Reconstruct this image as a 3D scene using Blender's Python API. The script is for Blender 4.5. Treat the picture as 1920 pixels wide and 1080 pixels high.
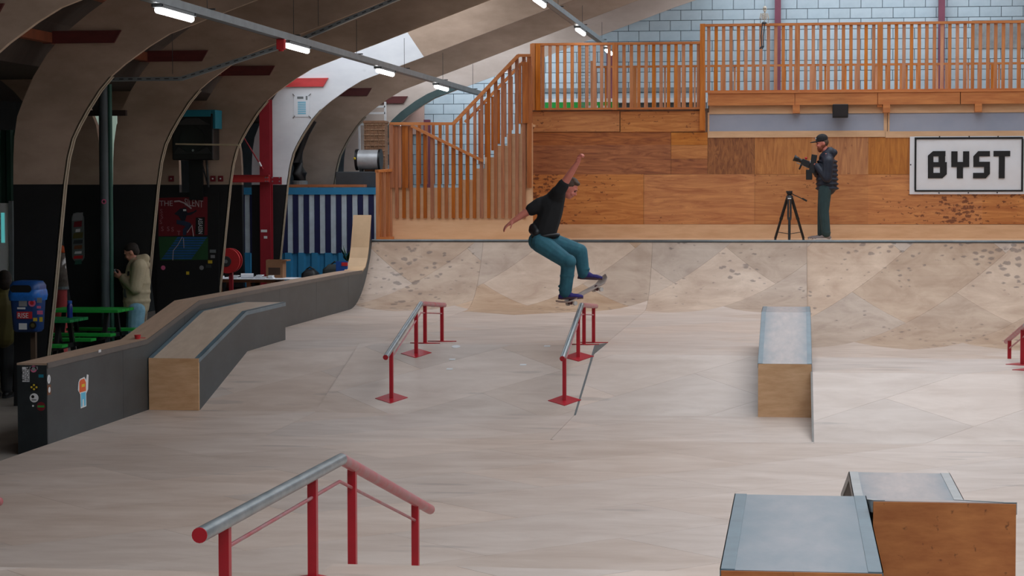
import bpy, bmesh, math, random
from math import sin, cos, pi, radians, sqrt, atan2
from mathutils import Vector as V, Matrix, Euler
random.seed(7)
for o in list(bpy.data.objects): bpy.data.objects.remove(o)
SC = bpy.context.scene
COL = SC.collection

# ------------------------------------------------------------ camera
FPX, YAW, PITCH, ROLL, HC = 4016.5, radians(7.55), radians(2.722), radians(-0.098), 2.589
_F = V((-sin(YAW)*cos(PITCH), cos(YAW)*cos(PITCH), -sin(PITCH)))
_R0 = V((cos(YAW), sin(YAW), 0)); _U0 = _R0.cross(_F)
_R = _R0*cos(ROLL)+_U0*sin(ROLL); _U = -_R0*sin(ROLL)+_U0*cos(ROLL)
CAM = V((0, 0, HC))
cd = bpy.data.cameras.new('camera'); co = bpy.data.objects.new('camera', cd); COL.objects.link(co)
cd.sensor_width = 36; cd.lens = FPX/1920*36; cd.clip_end = 300
m = Matrix((_R, _U, -_F)).transposed().to_4x4(); m.translation = CAM; co.matrix_world = m
SC.camera = co

# ------------------------------------------------------------ sky, exposure
w = bpy.data.worlds.new('overcast_sky'); SC.world = w; w.use_nodes = True
bg = w.node_tree.nodes['Background']; bg.inputs[0].default_value = (0.86, 0.92, 1.0, 1); bg.inputs[1].default_value = 3.9
SC.view_settings.view_transform = 'Standard'; SC.view_settings.look = 'None'
SC.view_settings.gamma = 1; SC.view_settings.use_curve_mapping = False
SC.view_settings.exposure = -0.62

# ------------------------------------------------------------ helpers
def ray(x, y): return _F+_R*((x-960)/FPX)-_U*((y-540)/FPX)
def on(ax, v, x, y):
    d = ray(x, y); t = (v-CAM[ax])/d[ax]; return CAM+d*t
def WX(v, x, y): return on(0, v, x, y)
def WY(v, x, y): return on(1, v, x, y)
def WZ(v, x, y): return on(2, v, x, y)

def srgb(r, g, b):
    f = lambda c: (c/255/12.92) if c/255 <= .04045 else ((c/255+.055)/1.055)**2.4
    return (f(r), f(g), f(b))
MATS = {}
def pm(name, col, rough=.6, metal=0, var=.12, scale=4, stretch=(1, 1, 1), bump=0, objrand=0, col2=None, spots=0, spot_scale=5, spot_stretch=(1, 1, 1), spot_col=(.03, .025, .02), spot_size=.12, emit=None, estr=0, edge=None, detail=5, dist=0, alpha=None):
    if name in MATS: return MATS[name]
    mt = bpy.data.materials.new(name); mt.use_nodes = True; nt = mt.node_tree; N = nt.nodes; L = nt.links
    b = N['Principled BSDF']; b.inputs['Roughness'].default_value = rough; b.inputs['Metallic'].default_value = metal
    tc = N.new('ShaderNodeTexCoord')
    def mapped(st):
        mp = N.new('ShaderNodeMapping'); mp.inputs['Scale'].default_value = st; L.new(tc.outputs['Object'], mp.inputs[0]); return mp.outputs[0]
    nz = N.new('ShaderNodeTexNoise'); nz.inputs['Scale'].default_value = scale; nz.inputs['Detail'].default_value = detail; nz.inputs['Roughness'].default_value = .62; nz.inputs['Distortion'].default_value = dist
    L.new(mapped(stretch), nz.inputs['Vector'])
    rp = N.new('ShaderNodeValToRGB'); rp.color_ramp.elements[0].position = .32; rp.color_ramp.elements[1].position = .68
    L.new(nz.outputs[0], rp.inputs[0])
    c2 = col2 if col2 else tuple(min(1, c*(1+var)) for c in col); c1 = col if col2 else tuple(c*(1-var) for c in col)
    rp.color_ramp.elements[0].color = (*c1, 1); rp.color_ramp.elements[1].color = (*c2, 1)
    out = rp.outputs[0]
    def mix(fac, a, c, blend='MIX'):
        mx = N.new('ShaderNodeMix'); mx.data_type = 'RGBA'; mx.blend_type = blend
        if isinstance(fac, float): mx.inputs[0].default_value = fac
        else: L.new(fac, mx.inputs[0])
        L.new(a, mx.inputs[6])
        if isinstance(c, tuple): mx.inputs[7].default_value = (*c, 1)
        else: L.new(c, mx.inputs[7])
        return mx.outputs[2]
    def math_(op, a, bval, clamp=False):
        n = N.new('ShaderNodeMath'); n.operation = op; n.use_clamp = clamp
        for i, q in enumerate((a, bval)):
            if isinstance(q, (int, float)): n.inputs[i].default_value = q
            else: L.new(q, n.inputs[i])
        return n.outputs[0]
    if edge:                                  # worn metal-coloured rims along both long edges: (half width, colour, power)
        sp = N.new('ShaderNodeSeparateXYZ'); L.new(tc.outputs['Object'], sp.inputs[0])
        a = math_('ABSOLUTE', sp.outputs[0], 0); a = math_('DIVIDE', a, edge[0])
        n2 = N.new('ShaderNodeTexNoise'); n2.inputs['Scale'].default_value = 5; L.new(mapped((1, .5, 1)), n2.inputs['Vector'])
        a = math_('ADD', a, math_('MULTIPLY', math_('SUBTRACT', n2.outputs[0], .5), .7))
        a = math_('POWER', math_('MAXIMUM', a, 0.0), edge[2], True)
        out = mix(a, out, edge[1])
    if spots:
        vo = N.new('ShaderNodeTexVoronoi'); vo.inputs['Scale'].default_value = spot_scale; wn_ = N.new('ShaderNodeTexNoise'); wn_.inputs['Scale'].default_value = spot_scale*2.2; L.new(tc.outputs['Object'], wn_.inputs['Vector'])
        va = N.new('ShaderNodeVectorMath'); va.operation = 'MULTIPLY_ADD'; L.new(wn_.outputs['Color'], va.inputs[0]); va.inputs[1].default_value = (.11,)*3; L.new(mapped(spot_stretch), va.inputs[2]); L.new(va.outputs[0], vo.inputs['Vector'])
        n3 = N.new('ShaderNodeTexNoise'); n3.inputs['Scale'].default_value = .55; L.new(tc.outputs['Object'], n3.inputs['Vector'])
        lim = math_('MULTIPLY', math_('SUBTRACT', n3.outputs[0], .36, True), spot_size*5)
        s = math_('MULTIPLY', math_('SUBTRACT', lim, vo.outputs['Distance'], True), 8.0, True)
        s = math_('MULTIPLY', s, spots)
        out = mix(s, out, spot_col)
    if objrand:
        oi = N.new('ShaderNodeObjectInfo')
        v = math_('ADD', math_('MULTIPLY', oi.outputs['Random'], 2*objrand), 1-objrand)
        hs = N.new('ShaderNodeHueSaturation'); L.new(v, hs.inputs['Value']); L.new(out, hs.inputs['Color'])
        sv = math_('ADD', math_('MULTIPLY', math_('FRACT', math_('MULTIPLY', oi.outputs['Random'], 7.3), 0), objrand*3), 1-objrand*1.5)
        L.new(sv, hs.inputs['Saturation'])
        out = hs.outputs[0]
    L.new(out, b.inputs['Base Color'])
    if bump:
        bp = N.new('ShaderNodeBump'); bp.inputs['Strength'].default_value = bump; bp.inputs['Distance'].default_value = .02
        L.new(nz.outputs[0], bp.inputs['Height']); L.new(bp.outputs[0], b.inputs['Normal'])
    if emit:
        b.inputs['Emission Color'].default_value = (*emit, 1); b.inputs['Emission Strength'].default_value = estr
    if alpha is not None:
        b.inputs['Transmission Weight'].default_value = alpha
    MATS[name] = mt; return mt

def wpos(o):
    p = V((0, 0, 0))
    while o is not None: p = p+o.location; o = o.parent
    return p
def tag(o, label=None, cat=None, group=None, kind=None):
    if label: o['label'] = label
    if cat: o['category'] = cat
    if group: o['group'] = group
    if kind: o['kind'] = kind
    return o
def thing(name, loc, label, cat, group=None, kind=None):
    o = bpy.data.objects.new(name, None); COL.objects.link(o); o.location = loc; o.empty_display_size = .1
    return tag(o, label, cat, group, kind)

class MB:
    def __init__(s): s.v = []; s.f = []; s.sm = False
    def add(s, vs, fs):
        n = len(s.v); s.v += [V(p) for p in vs]; s.f += [[i+n for i in f] for f in fs]; return s
    def box(s, a, b):
        x0, y0, z0 = a; x1, y1, z1 = b
        x0, x1 = min(x0, x1), max(x0, x1); y0, y1 = min(y0, y1), max(y0, y1); z0, z1 = min(z0, z1), max(z0, z1)
        return s.add([(x0, y0, z0), (x1, y0, z0), (x1, y1, z0), (x0, y1, z0), (x0, y0, z1), (x1, y0, z1), (x1, y1, z1), (x0, y1, z1)],
                     [(0, 3, 2, 1), (4, 5, 6, 7), (0, 1, 5, 4), (1, 2, 6, 5), (2, 3, 7, 6), (3, 0, 4, 7)])
    def cbox(s, c, d): return s.box([c[i]-d[i]/2 for i in range(3)], [c[i]+d[i]/2 for i in range(3)])
    def obox(s, p, q, wx, wz, up=(0, 0, 1)):      # bar of rectangular section from p to q
        p, q = V(p), V(q); d = (q-p).normalized(); sd = d.cross(V(up))
        if sd.length < 1e-4: sd = d.cross(V((1, 0, 0)))
        sd.normalize(); u = sd.cross(d)
        vs = [c+sd*(a*wx/2)+u*(b*wz/2) for c in (p, q) for a, b in ((-1, -1), (1, -1), (1, 1), (-1, 1))]
        return s.add(vs, [(3, 2, 1, 0), (4, 5, 6, 7), (0, 1, 5, 4), (1, 2, 6, 5), (2, 3, 7, 6), (3, 0, 4, 7)])
    def prism(s, poly, h0, h1, ax=0):             # polygon extruded along an axis; ax 0: poly (y,z); ax 1: poly (x,z); ax 2: poly (x,y)
        n = len(poly); mk = {0: lambda p, h: (h, p[0], p[1]), 1: lambda p, h: (p[0], h, p[1]), 2: lambda p, h: (p[0], p[1], h)}[ax]
        return s.add([mk(p, h0) for p in poly]+[mk(p, h1) for p in poly],
                     [list(range(n))[::-1], list(range(n, 2*n))]+[(i, (i+1) % n, n+(i+1) % n, n+i) for i in range(n)])
    def tube(s, pts, r, n=10, cap=True):
        pts = [V(p) for p in pts]; rs = r if isinstance(r, (list, tuple)) else [r]*len(pts); rings = []
        for i, p in enumerate(pts):
            if i == 0: d = pts[1]-p
            elif i == len(pts)-1: d = p-pts[i-1]
            else: d = (pts[i+1]-p).normalized()+(p-pts[i-1]).normalized()
            d.normalize(); a = d.cross(V((0, 0, 1)))
            if a.length < .05: a = d.cross(V((0, 1, 0)))
            a.normalize(); b = a.cross(d); k = 1.0
            if 0 < i < len(pts)-1:
                k = 1/max(.5, d.dot((p-pts[i-1]).normalized()))
            rings.append([p+(a*cos(t)+b*sin(t)*k)*rs[i] for t in [2*pi*j/n for j in range(n)]])
        vs = [q for rg in rings for q in rg]; fs = []
        for i in range(len(rings)-1):
            for j in range(n): fs.append((i*n+j, i*n+(j+1) % n, (i+1)*n+(j+1) % n, (i+1)*n+j))
        if cap: fs += [tuple(range(n))[::-1], tuple(range((len(rings)-1)*n, len(rings)*n))]
        return s.add(vs, fs)
    def lathe(s, prof, c, n=20):                  # prof: (r, z)
        c = V(c); vs = []; fs = []
        for r, z in prof:
            for j in range(n): vs.append(c+V((r*cos(2*pi*j/n), r*sin(2*pi*j/n), z)))
        for i in range(len(prof)-1):
            for j in range(n): fs.append((i*n+j, i*n+(j+1) % n, (i+1)*n+(j+1) % n, (i+1)*n+j))
        fs += [tuple(range(n))[::-1], tuple(range((len(prof)-1)*n, len(prof)*n))]
        return s.add(vs, fs)
    def ball(s, c, r, M=None, nu=14, nv=9):
        r = r if isinstance(r, (tuple, list)) else (r, r, r); c = V(c); vs = []; fs = []
        for i in range(1, nv):
            for j in range(nu):
                a = pi*i/nv; b = 2*pi*j/nu; p = V((r[0]*sin(a)*cos(b), r[1]*sin(a)*sin(b), r[2]*cos(a)))
                vs.append(c+(M @ p if M else p))
        k = len(vs); e = V((0, 0, r[2])); vs += [c+(M @ e if M else e), c-(M @ e if M else e)]
        for i in range(nv-2):
            for j in range(nu): fs.append((i*nu+j, (i+1)*nu+j, (i+1)*nu+(j+1) % nu, i*nu+(j+1) % nu))
        for j in range(nu): fs.append((k, j, (j+1) % nu)); fs.append((k+1, (nv-2)*nu+(j+1) % nu, (nv-2)*nu+j))
        return s.add(vs, fs)
    def capsule(s, p, q, r0, r1, n=12):
        p, q = V(p), V(q); s.ball(p, r0, nu=n, nv=8); s.ball(q, r1, nu=n, nv=8)
        if (q-p).length > 1e-4: s.tube([p, q], [r0, r1], n)
        return s
    def chain(s, pts, rs):
        for i in range(len(pts)-1): s.capsule(pts[i], pts[i+1], rs[i], rs[i+1])
        return s
    def mesh(s, name, off=V((0, 0, 0))):
        me = bpy.data.meshes.new(name); me.from_pydata([tuple(p-off) for p in s.v], [], s.f); me.validate(); return me
    def build(s, name, mat, parent=None, smooth=False, bevel=0, label=None, cat=None, group=None, kind=None, world0=False, recalc=True):
        if parent is None:
            if world0: off = V((0, 0, 0))
            else:
                xs = [p.x for p in s.v]; ys = [p.y for p in s.v]; zs = [p.z for p in s.v]
                off = V(((min(xs)+max(xs))/2, (min(ys)+max(ys))/2, min(zs)))
        else: off = wpos(parent)
        me = s.mesh(name, off)
        if recalc or smooth:
            bm = bmesh.new(); bm.from_mesh(me)
            if recalc: bmesh.ops.recalc_face_normals(bm, faces=bm.faces)
            for f in bm.faces: f.smooth = smooth
            bm.to_mesh(me); bm.free()
        if smooth and hasattr(me, 'set_sharp_from_angle'): me.set_sharp_from_angle(angle=radians(50))
        me.materials.append(mat)
        o = bpy.data.objects.new(name, me); COL.objects.link(o)
        if parent: o.parent = parent
        else: o.location = off
        if bevel:
            md = o.modifiers.new('bevel', 'BEVEL'); md.width = bevel; md.segments = 2; md.limit_method = 'ANGLE'
        return tag(o, label, cat, group, kind)
    def skin(s, name, mat, parent, voxel=.008, it=4, label=None):      # fuse overlapping volumes into one continuous surface
        off = wpos(parent); me = s.mesh('tmp', off); o = bpy.data.objects.new('tmp', me); COL.objects.link(o)
        r = o.modifiers.new('r', 'REMESH'); r.mode = 'VOXEL'; r.voxel_size = voxel; r.use_smooth_shade = True
        if it: q = o.modifiers.new('s', 'SMOOTH'); q.factor = .5; q.iterations = it
        dg = bpy.context.evaluated_depsgraph_get(); nm = bpy.data.meshes.new_from_object(o.evaluated_get(dg)); nm.name = name
        bpy.data.objects.remove(o)
        nm.materials.clear(); nm.materials.append(mat)
        for p in nm.polygons: p.use_smooth = True
        n = bpy.data.objects.new(name, nm); COL.objects.link(n); n.parent = parent
        if label: n['label'] = label
        return n

def copy_tree(o, parent=None, delta=None):
    c = o.copy(); COL.objects.link(c); c.parent = parent
    for ch in list(o.children): copy_tree(ch, c)
    return c
def share(proto, loc, parent):                   # a sibling piece sharing the mesh
    c = proto.copy(); COL.objects.link(c); c.parent = parent; c.location = loc; return c
def text(name, txt, size, mat, parent, origin, right, up, depth=.003, align='LEFT', squash=1.0, shear=0):
    cu = bpy.data.curves.new('t', 'FONT'); cu.body = txt; cu.size = size; cu.align_x = align; cu.extrude = depth; cu.resolution_u = 3; cu.shear = shear
    o = bpy.data.objects.new('t', cu); COL.objects.link(o)
    dg = bpy.context.evaluated_depsgraph_get(); me = bpy.data.meshes.new_from_object(o.evaluated_get(dg)); bpy.data.objects.remove(o)
    right = V(right).normalized(); up = V(up).normalized(); nrm = right.cross(up); origin = V(origin); off = wpos(parent)
    for v in me.vertices:
        p = v.co.copy(); v.co = origin+right*(p.x*squash)+up*p.y+nrm*p.z-off
    me.materials.clear(); me.materials.append(mat); me.name = name
    n = bpy.data.objects.new(name, me); COL.objects.link(n); n.parent = parent; return n
def disc(c, r, right, up, th=.003, n=20, sx=1.0):
    right = V(right).normalized(); up = V(up).normalized(); nr = right.cross(up); c = V(c); mb = MB()
    ring = [c+right*(r*sx*cos(2*pi*i/n))+up*(r*sin(2*pi*i/n)) for i in range(n)]
    return mb.add(ring+[p+nr*th for p in ring], [list(range(n))[::-1], list(range(n, 2*n))]+[(i, (i+1) % n, n+(i+1) % n, n+i) for i in range(n)])
def plate(poly, c, right, up, th=.003):          # polygon given in (right, up) coordinates
    right = V(right).normalized(); up = V(up).normalized(); nr = right.cross(up); c = V(c); n = len(poly); mb = MB()
    ring = [c+right*a+up*b for a, b in poly]
    return mb.add(ring+[p+nr*th for p in ring], [list(range(n))[::-1], list(range(n, 2*n))]+[(i, (i+1) % n, n+(i+1) % n, n+i) for i in range(n)])
def rect(w_, h_): return [(-w_/2, -h_/2), (w_/2, -h_/2), (w_/2, h_/2), (-w_/2, h_/2)]
XR, YR, ZU = V((1, 0, 0)), V((0, 1, 0)), V((0, 0, 1))

# ------------------------------------------------------------ materials
S = srgb
SHEET = pm('skate_ply', S(190, 169, 154), .45, scale=1.3, stretch=(.9, 2.0, 2.0), objrand=.075, col2=S(211, 193, 180), bump=.03, detail=9, dist=.4, spots=.3, spot_scale=2.3, spot_stretch=(.35, 1.6, 1.6), spot_size=.2, spot_col=S(120, 108, 102))
SHEETQ = pm('skate_ply_transition', S(172, 143, 120), .5, scale=1.5, stretch=(1.1, 1.6, 1.6), objrand=.13, col2=S(204, 178, 155), spots=.6, spot_scale=5.2, spot_stretch=(1.1, 1.3, 1.9), spot_size=.24, spot_col=S(96, 80, 74), detail=9, dist=.5)
GAP = pm('dark_joint', S(128, 110, 96), .8)
CONC = pm('concrete_floor_grey', S(150, 140, 130), .8, var=.15, scale=1.3, detail=8)
SLATE = pm('slate_phenolic_ply', S(60, 66, 68), .45, var=.22, scale=1.6, stretch=(1, 1, 2), detail=8)
CAP = pm('cap_ply', S(188, 158, 134), .55, var=.1, scale=2, stretch=(6, 1, 1), detail=7)
PLYBOX = pm('box_end_ply', S(222, 180, 138), .55, col2=S(198, 152, 108), scale=2.5, stretch=(1.2, 1, 6), detail=8, spots=.5, spot_scale=7, spot_size=.07)
ORANGEBOX = pm('orange_end_ply', S(200, 128, 70), .55, col2=S(164, 94, 46), scale=3, stretch=(1.5, 1, 5), detail=8, spots=.7, spot_scale=13, spot_stretch=(1, 1, .7), spot_size=.3, spot_col=S(74, 40, 22))
LTOP = pm('ledge_top', S(158, 150, 148), .4, col2=S(184, 170, 164), scale=3, stretch=(4, 1, 1), edge=(.30, S(100, 122, 134), 2.4), detail=7)
LTOPB = pm('ledge_top_blue', S(122, 134, 142), .38, col2=S(150, 152, 156), scale=2.4, stretch=(3, 1, 1), edge=(.30, S(92, 118, 130), 2.2), detail=8)
HTOP = pm('hubba_top', S(196, 172, 150), .45, col2=S(212, 190, 168), scale=2.4, stretch=(4, 1, 1), detail=7)
STEELEDGE = pm('steel_edge', S(98, 120, 130), .4, .1, var=.16, scale=4)
RED = pm('rail_red', S(176, 22, 38), .4, var=.12, scale=5)
WORN = pm('rail_worn_steel', S(112, 128, 134), .3, .55, col2=S(150, 160, 164), scale=6, stretch=(4, 1, 1))
WORNRED = pm('rail_worn_red', S(190, 80, 88), .4, .1, col2=S(176, 132, 134), scale=7)
ARCHM = pm('arch_ply', S(190, 165, 145), .75, col2=S(160, 137, 117), scale=1.4, stretch=(.7, 1, 1.6), detail=9, bump=.1, spots=.35, spot_scale=1.7, spot_size=.05, spot_col=S(50, 42, 36))
ARCHW = pm('arch_white', S(236, 238, 240), .7, col2=S(220, 222, 226), scale=1.6, stretch=(.7, 1, 1.6), detail=9, spots=.35, spot_scale=1.7, spot_size=.05, spot_col=S(110, 108, 108))
ARCHP = pm('arch_pale', S(214, 200, 190), .75, col2=S(192, 176, 164), scale=1.4, stretch=(.7, 1, 1.6), detail=9)
PINES = pm('pine_slat_deep', S(186, 112, 60), .5, col2=S(150, 82, 40), scale=2.2, stretch=(9, 9, .8), objrand=.1, detail=6)
SOFF = pm('arch_soffit', S(158, 144, 124), .7, var=.12, scale=5)
BLACKP = pm('black_paint', S(22, 22, 24), .6, var=.25, scale=3)
DRED = pm('dark_red_board', S(92, 36, 34), .6, var=.2, scale=3, stretch=(1, 1, 4))
BRED = pm('bright_red_board', S(205, 62, 62), .55, var=.12, scale=3, stretch=(1, 1, 4))
PINE = pm('pine_slat', S(208, 138, 84), .5, col2=S(176, 104, 58), scale=2.2, stretch=(9, 9, .8), objrand=.1, detail=6)
PINER = pm('pine_rail', S(208, 134, 74), .5, col2=S(180, 104, 54), scale=2.2, stretch=(1, 9, 9), detail=6)
LPINE = pm('light_ply', S(226, 186, 146), .55, col2=S(210, 166, 126), scale=1.8, stretch=(1, 3, 5), detail=7)
FIRA = pm('fir_ply_plain', S(212, 142, 74), .5, col2=S(170, 96, 42), scale=1.5, stretch=(.8, 2, 7), detail=10, objrand=.05, dist=1.6, spots=.85, spot_scale=10, spot_stretch=(.7, 1, 1.5), spot_size=.26, spot_col=S(104, 52, 26))
FIRB = pm('fir_ply_dark', S(190, 116, 62), .5, col2=S(128, 68, 36), scale=1.5, stretch=(.7, 2, 6), detail=10, dist=3.0, objrand=.05)
FIRV = pm('fir_ply_upright', S(204, 138, 76), .5, col2=S(162, 98, 52), scale=1.6, stretch=(6, 2, .7), detail=10, dist=2.2, objrand=.05, spots=.5, spot_scale=8, spot_size=.2, spot_col=S(110, 60, 34))
FIRD = pm('fir_ply_swirl', S(172, 110, 62), .5, col2=S(112, 64, 36), scale=2.2, stretch=(5, 2, 1), detail=10, dist=3.5)
BLOCK = pm('lime_block', S(196, 212, 220), .8, col2=S(176, 194, 204), scale=2.2, detail=8, objrand=.05)
MORTAR = pm('block_joint', S(104, 120, 132), .9, var=.1)
FROST = pm('frosted_panel', S(168, 172, 186), .35, col2=S(150, 158, 176), scale=.8)
BLACK = pm('black_plastic', S(20, 20, 22), .45, var=.1)
DARK = pm('dark_grey', S(52, 55, 58), .6, var=.15)
GREY = pm('galvanised', S(138, 148, 152), .4, .4, var=.15, scale=5)
GREYP = pm('grey_paint', S(120, 126, 128), .6, var=.12)
WHITE = pm('white_paint', S(226, 226, 226), .6, var=.03)
PAPER = pm('paper', S(232, 236, 240), .8, var=.03)
TEALG = pm('green_steel', S(52, 96, 82), .5, var=.12)
DKGREEN = pm('dark_green_sheet', S(18, 60, 46), .55, var=.15)
STEELRED = pm('red_steel', S(150, 34, 46), .45, var=.1)
PURPLE = pm('purple_red_steel', S(124, 66, 84), .6, var=.1)
LAMP = pm('lamp_tube', S(255, 255, 255), .4, var=0, emit=(1, .98, .95), estr=16)
TCOL = {n: pm('col_'+n, S(*c), .6, var=.06) for n, c in dict(
    red=(200, 40, 46), orange=(226, 96, 40), yellow=(222, 190, 50), blue=(30, 84, 170), cyan=(96, 190, 220), pink=(226, 110, 150), green=(40, 150, 60), teal=(20, 120, 140),
    white=(226, 226, 226), black=(16, 16, 18), navy=(24, 30, 72), brown=(120, 74, 46), darkred=(120, 22, 34), grey=(140, 140, 142), olive=(96, 88, 44), brightgreen=(34, 170, 70), skyblue=(56, 146, 196), palegreen=(70, 190, 150)).items()}
SKINM = pm('skin', S(216, 150, 128), .55, var=.06, scale=9)
SKINR = pm('skin_ruddy', S(206, 122, 104), .55, var=.06, scale=9)
# ------------------------------------------------------------ arches' outline
INN = [(-9.16, -.1), (-9.09, .5), (-9.0, 1.24), (-8.91, 2.07), (-8.85, 2.62), (-8.80, 2.94), (-8.735, 3.18), (-8.655, 3.34), (-8.55, 3.52), (-8.39, 3.76), (-8.24, 3.93), (-8.07, 4.07), (-7.76, 4.285), (-7.51, 4.43), (-7.02, 4.61), (-6.41, 4.83), (-5.0, 5.35), (-2.5, 6.27), (1.5, 7.6)]
OUT = [(-9.52, -.1), (-9.51, .5), (-9.50, 1.24), (-9.49, 2.07), (-9.49, 2.62), (-9.485, 2.94), (-9.47, 3.2), (-9.43, 3.45), (-9.35, 3.65), (-9.22, 3.93), (-9.05, 4.19), (-8.85, 4.43), (-8.5, 4.70), (-8.28, 4.85), (-7.7, 5.20), (-6.9, 5.56), (-5.2, 6.22), (-2.7, 7.14), (1.5, 8.6)]
AY = [21.34+3.86*k for k in range(7)]
XC = 1.5
mir = lambda p: (2*XC-p[0], p[1])

# ------------------------------------------------------------ shell of the hall
MB().box((-14, -8, -.3), (16.5, 50.4, -.1)).build('floor', CONC, label='grey concrete floor of the hall beside the skate ramps', cat='floor', kind='structure', world0=True)
wl = pm('left_wall_dark', S(40, 44, 44), .8, var=.2)
MB().box((-14, -8, -.1), (-13.8, 50.4, 4.1)).build('wall_left', wl, label='dark side wall beyond the timber arches', cat='wall', kind='structure', world0=True)
MB().box((16.3, -8, -.1), (16.5, 50.4, 4.1)).build('wall_right', GREYP, label='plain grey side wall on the far right of the hall', cat='wall', kind='structure', world0=True)
MB().box((-14, -8.2, -.1), (16.5, -8, 9.4)).build('wall_front', GREYP, label='plain grey end wall behind the viewer', cat='wall', kind='structure', world0=True)
roofm = pm('roof_boards', S(58, 47, 40), .8, var=.2, scale=2, stretch=(1, 4, 1))
rb = MB()
lift = [(x-.03, z+.14) for x, z in OUT[9:]]
cut = [p for p in lift if p[0] < -3]; k = (-2.0-cut[-1][0]); cut.append((-2.0, cut[-1][1]+k*.367))
def zroof(x):
    for p, q in zip(cut, cut[1:]):
        if p[0] <= x <= q[0]: return p[1]+(q[1]-p[1])*(x-p[0])/(q[0]-p[0])
for side in (0, 1):
    f_ = (lambda p: p) if side == 0 else mir
    full = [f_(p) for p in cut]
    spans = [(-8, 33.3, full)]
    low = [f_(p) for p in cut if p[0] < -8.9]+[f_((-8.85, zroof(-8.85)))]; high = [f_((-5.2, zroof(-5.2))), f_(cut[-1])]
    mid_ = [f_((-6.3, zroof(-6.3)))]+[f_(p) for p in cut if p[0] > -6.3]
    spans += [(33.3, 38.9, low), (33.3, 38.9, high), (38.9, 41.2, full), (41.2, 50.4, low), (41.2, 50.4, high)]  # unseen openings added in the slopes to brighten the far arches and container
    for ya, yb, pts in spans: rb.prism(pts+[(x, z+.12) for x, z in pts[::-1]], ya, yb, 1)
rb.box((-14, -8, 4.1), (cut[0][0]+.02, 50.4, 4.3)).box((2*XC-cut[0][0]-.02, -8, 4.1), (16.5, 50.4, 4.3))
ceil = rb.build('ceiling', roofm, label='boarded roof slopes over the arches with an open rooflight along the ridge', cat='ceiling', kind='structure', world0=True)
for i in range(9): MB().box((-2.05, -8+i*7.2, 6.9+.5), (5.05, -7.92+i*7.2, 7.48)).build('rooflight_bar', GREY, ceil)
for x, z in ((-9.02, 4.28), (-8.45, 4.8), (-7.5, 5.36)):
    MB().box((x-.06, 12, z+.06), (x+.06, 50, z+.18)).build('purlin', pm('purlin_orange', S(128, 66, 38), .7, var=.2), ceil)

# back wall of lime blocks
YB = 50.0; bwid, bh = .485, .237
wb = thing('wall_back', (0, YB, 0), 'pale blue-grey end wall of large lime blocks with dark joints', 'wall', kind='structure')
gab = [(-14, -.1), (16.5, -.1), (16.5, 4.3)]+[mir(p) for p in OUT[9:-1]]+OUT[9:][::-1]+[(-14, 4.3)]
MB().prism(gab, YB, YB+.25, 1).build('backing', MORTAR, wb)
proto = None; rest = MB(); nind = 0; cells = []
for r in range(int(8.3/bh)):
    z0 = r*bh+.02
    for c in range(-20, 22):
        x0 = c*bwid+(bwid/2 if r % 2 else 0)+random.uniform(-.0, .0)
        if z0+bh > 4.0 and not (x0 > -9.4 and x0+bwid < 12.4): continue
        if x0 < -9.4 and z0 > 3.9: continue
        if x0 > XC and z0 > 8.4-(x0-XC)*.37: continue
        if x0 < XC and z0 > 8.4-(XC-x0-bwid)*.37: continue
        cells.append((x0, z0))
def pxof(p):
    d = V(p)-CAM; D = d.dot(_F); return 960+FPX*d.dot(_R)/D, 540-FPX*d.dot(_U)/D
vis = []
for x0, z0 in cells:
    u, v = pxof((x0+bwid/2, YB, z0+bh/2))
    inside = -25 < u < 1945 and -12 < v < 212 and not (u < 1320 and v < 172-.378*(u-875)) and u > 780
    vis.append((0 if inside else 1, v if inside else 0, x0, z0))
vis.sort()
for q, _, x0, z0 in vis:
    if q == 0 and nind < 300:
        if proto is None:
            proto = MB().add(*[MB().cbox((0, 0, 0), (bwid-.014, .03, bh-.014)).v, MB().cbox((0, 0, 0), (bwid-.014, .03, bh-.014)).f])
            ob = bpy.data.objects.new('block', proto.mesh('block')); ob.data.materials.append(BLOCK); COL.objects.link(ob); ob.parent = wb; ob.location = (x0+bwid/2, -.012, z0+bh/2); bproto = ob
        else: share(bproto, (x0+bwid/2, -.012+random.uniform(-.003, .003), z0+bh/2), wb)
        nind += 1
    else: rest.cbox((x0+bwid/2, YB-.012, z0+bh/2), (bwid-.014, .03, bh-.014))
rest.build('block_field', BLOCK, wb, kind='stuff')
# steel columns on the end wall
for px, nm in ((1458, 'purple-red steel column on the block wall beside the hanging skeleton'), (1765, 'purple-red steel column on the block wall right of centre, above the banner'), (1143, 'purple-red steel column on the block wall behind the left landing railing'), (800, 'purple-red steel column on the block wall behind the stair rail')):
    p = WY(YB-.16, px, 120); t = thing('steel_column', (p.x, YB-.13, -.1), nm, 'column', 'steel columns on the end wall')
    top = 7.6-abs(p.x-XC)*.37+.3
    MB().box((p.x-.07, YB-.2, -.1), (p.x+.07, YB-.185, top)).box((p.x-.07, YB-.06, -.1), (p.x+.07, YB-.045, top)).build('flange', PURPLE, t)
    MB().box((p.x-.008, YB-.185, -.1), (p.x+.008, YB-.06, top)).build('web', PURPLE, t)
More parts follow.
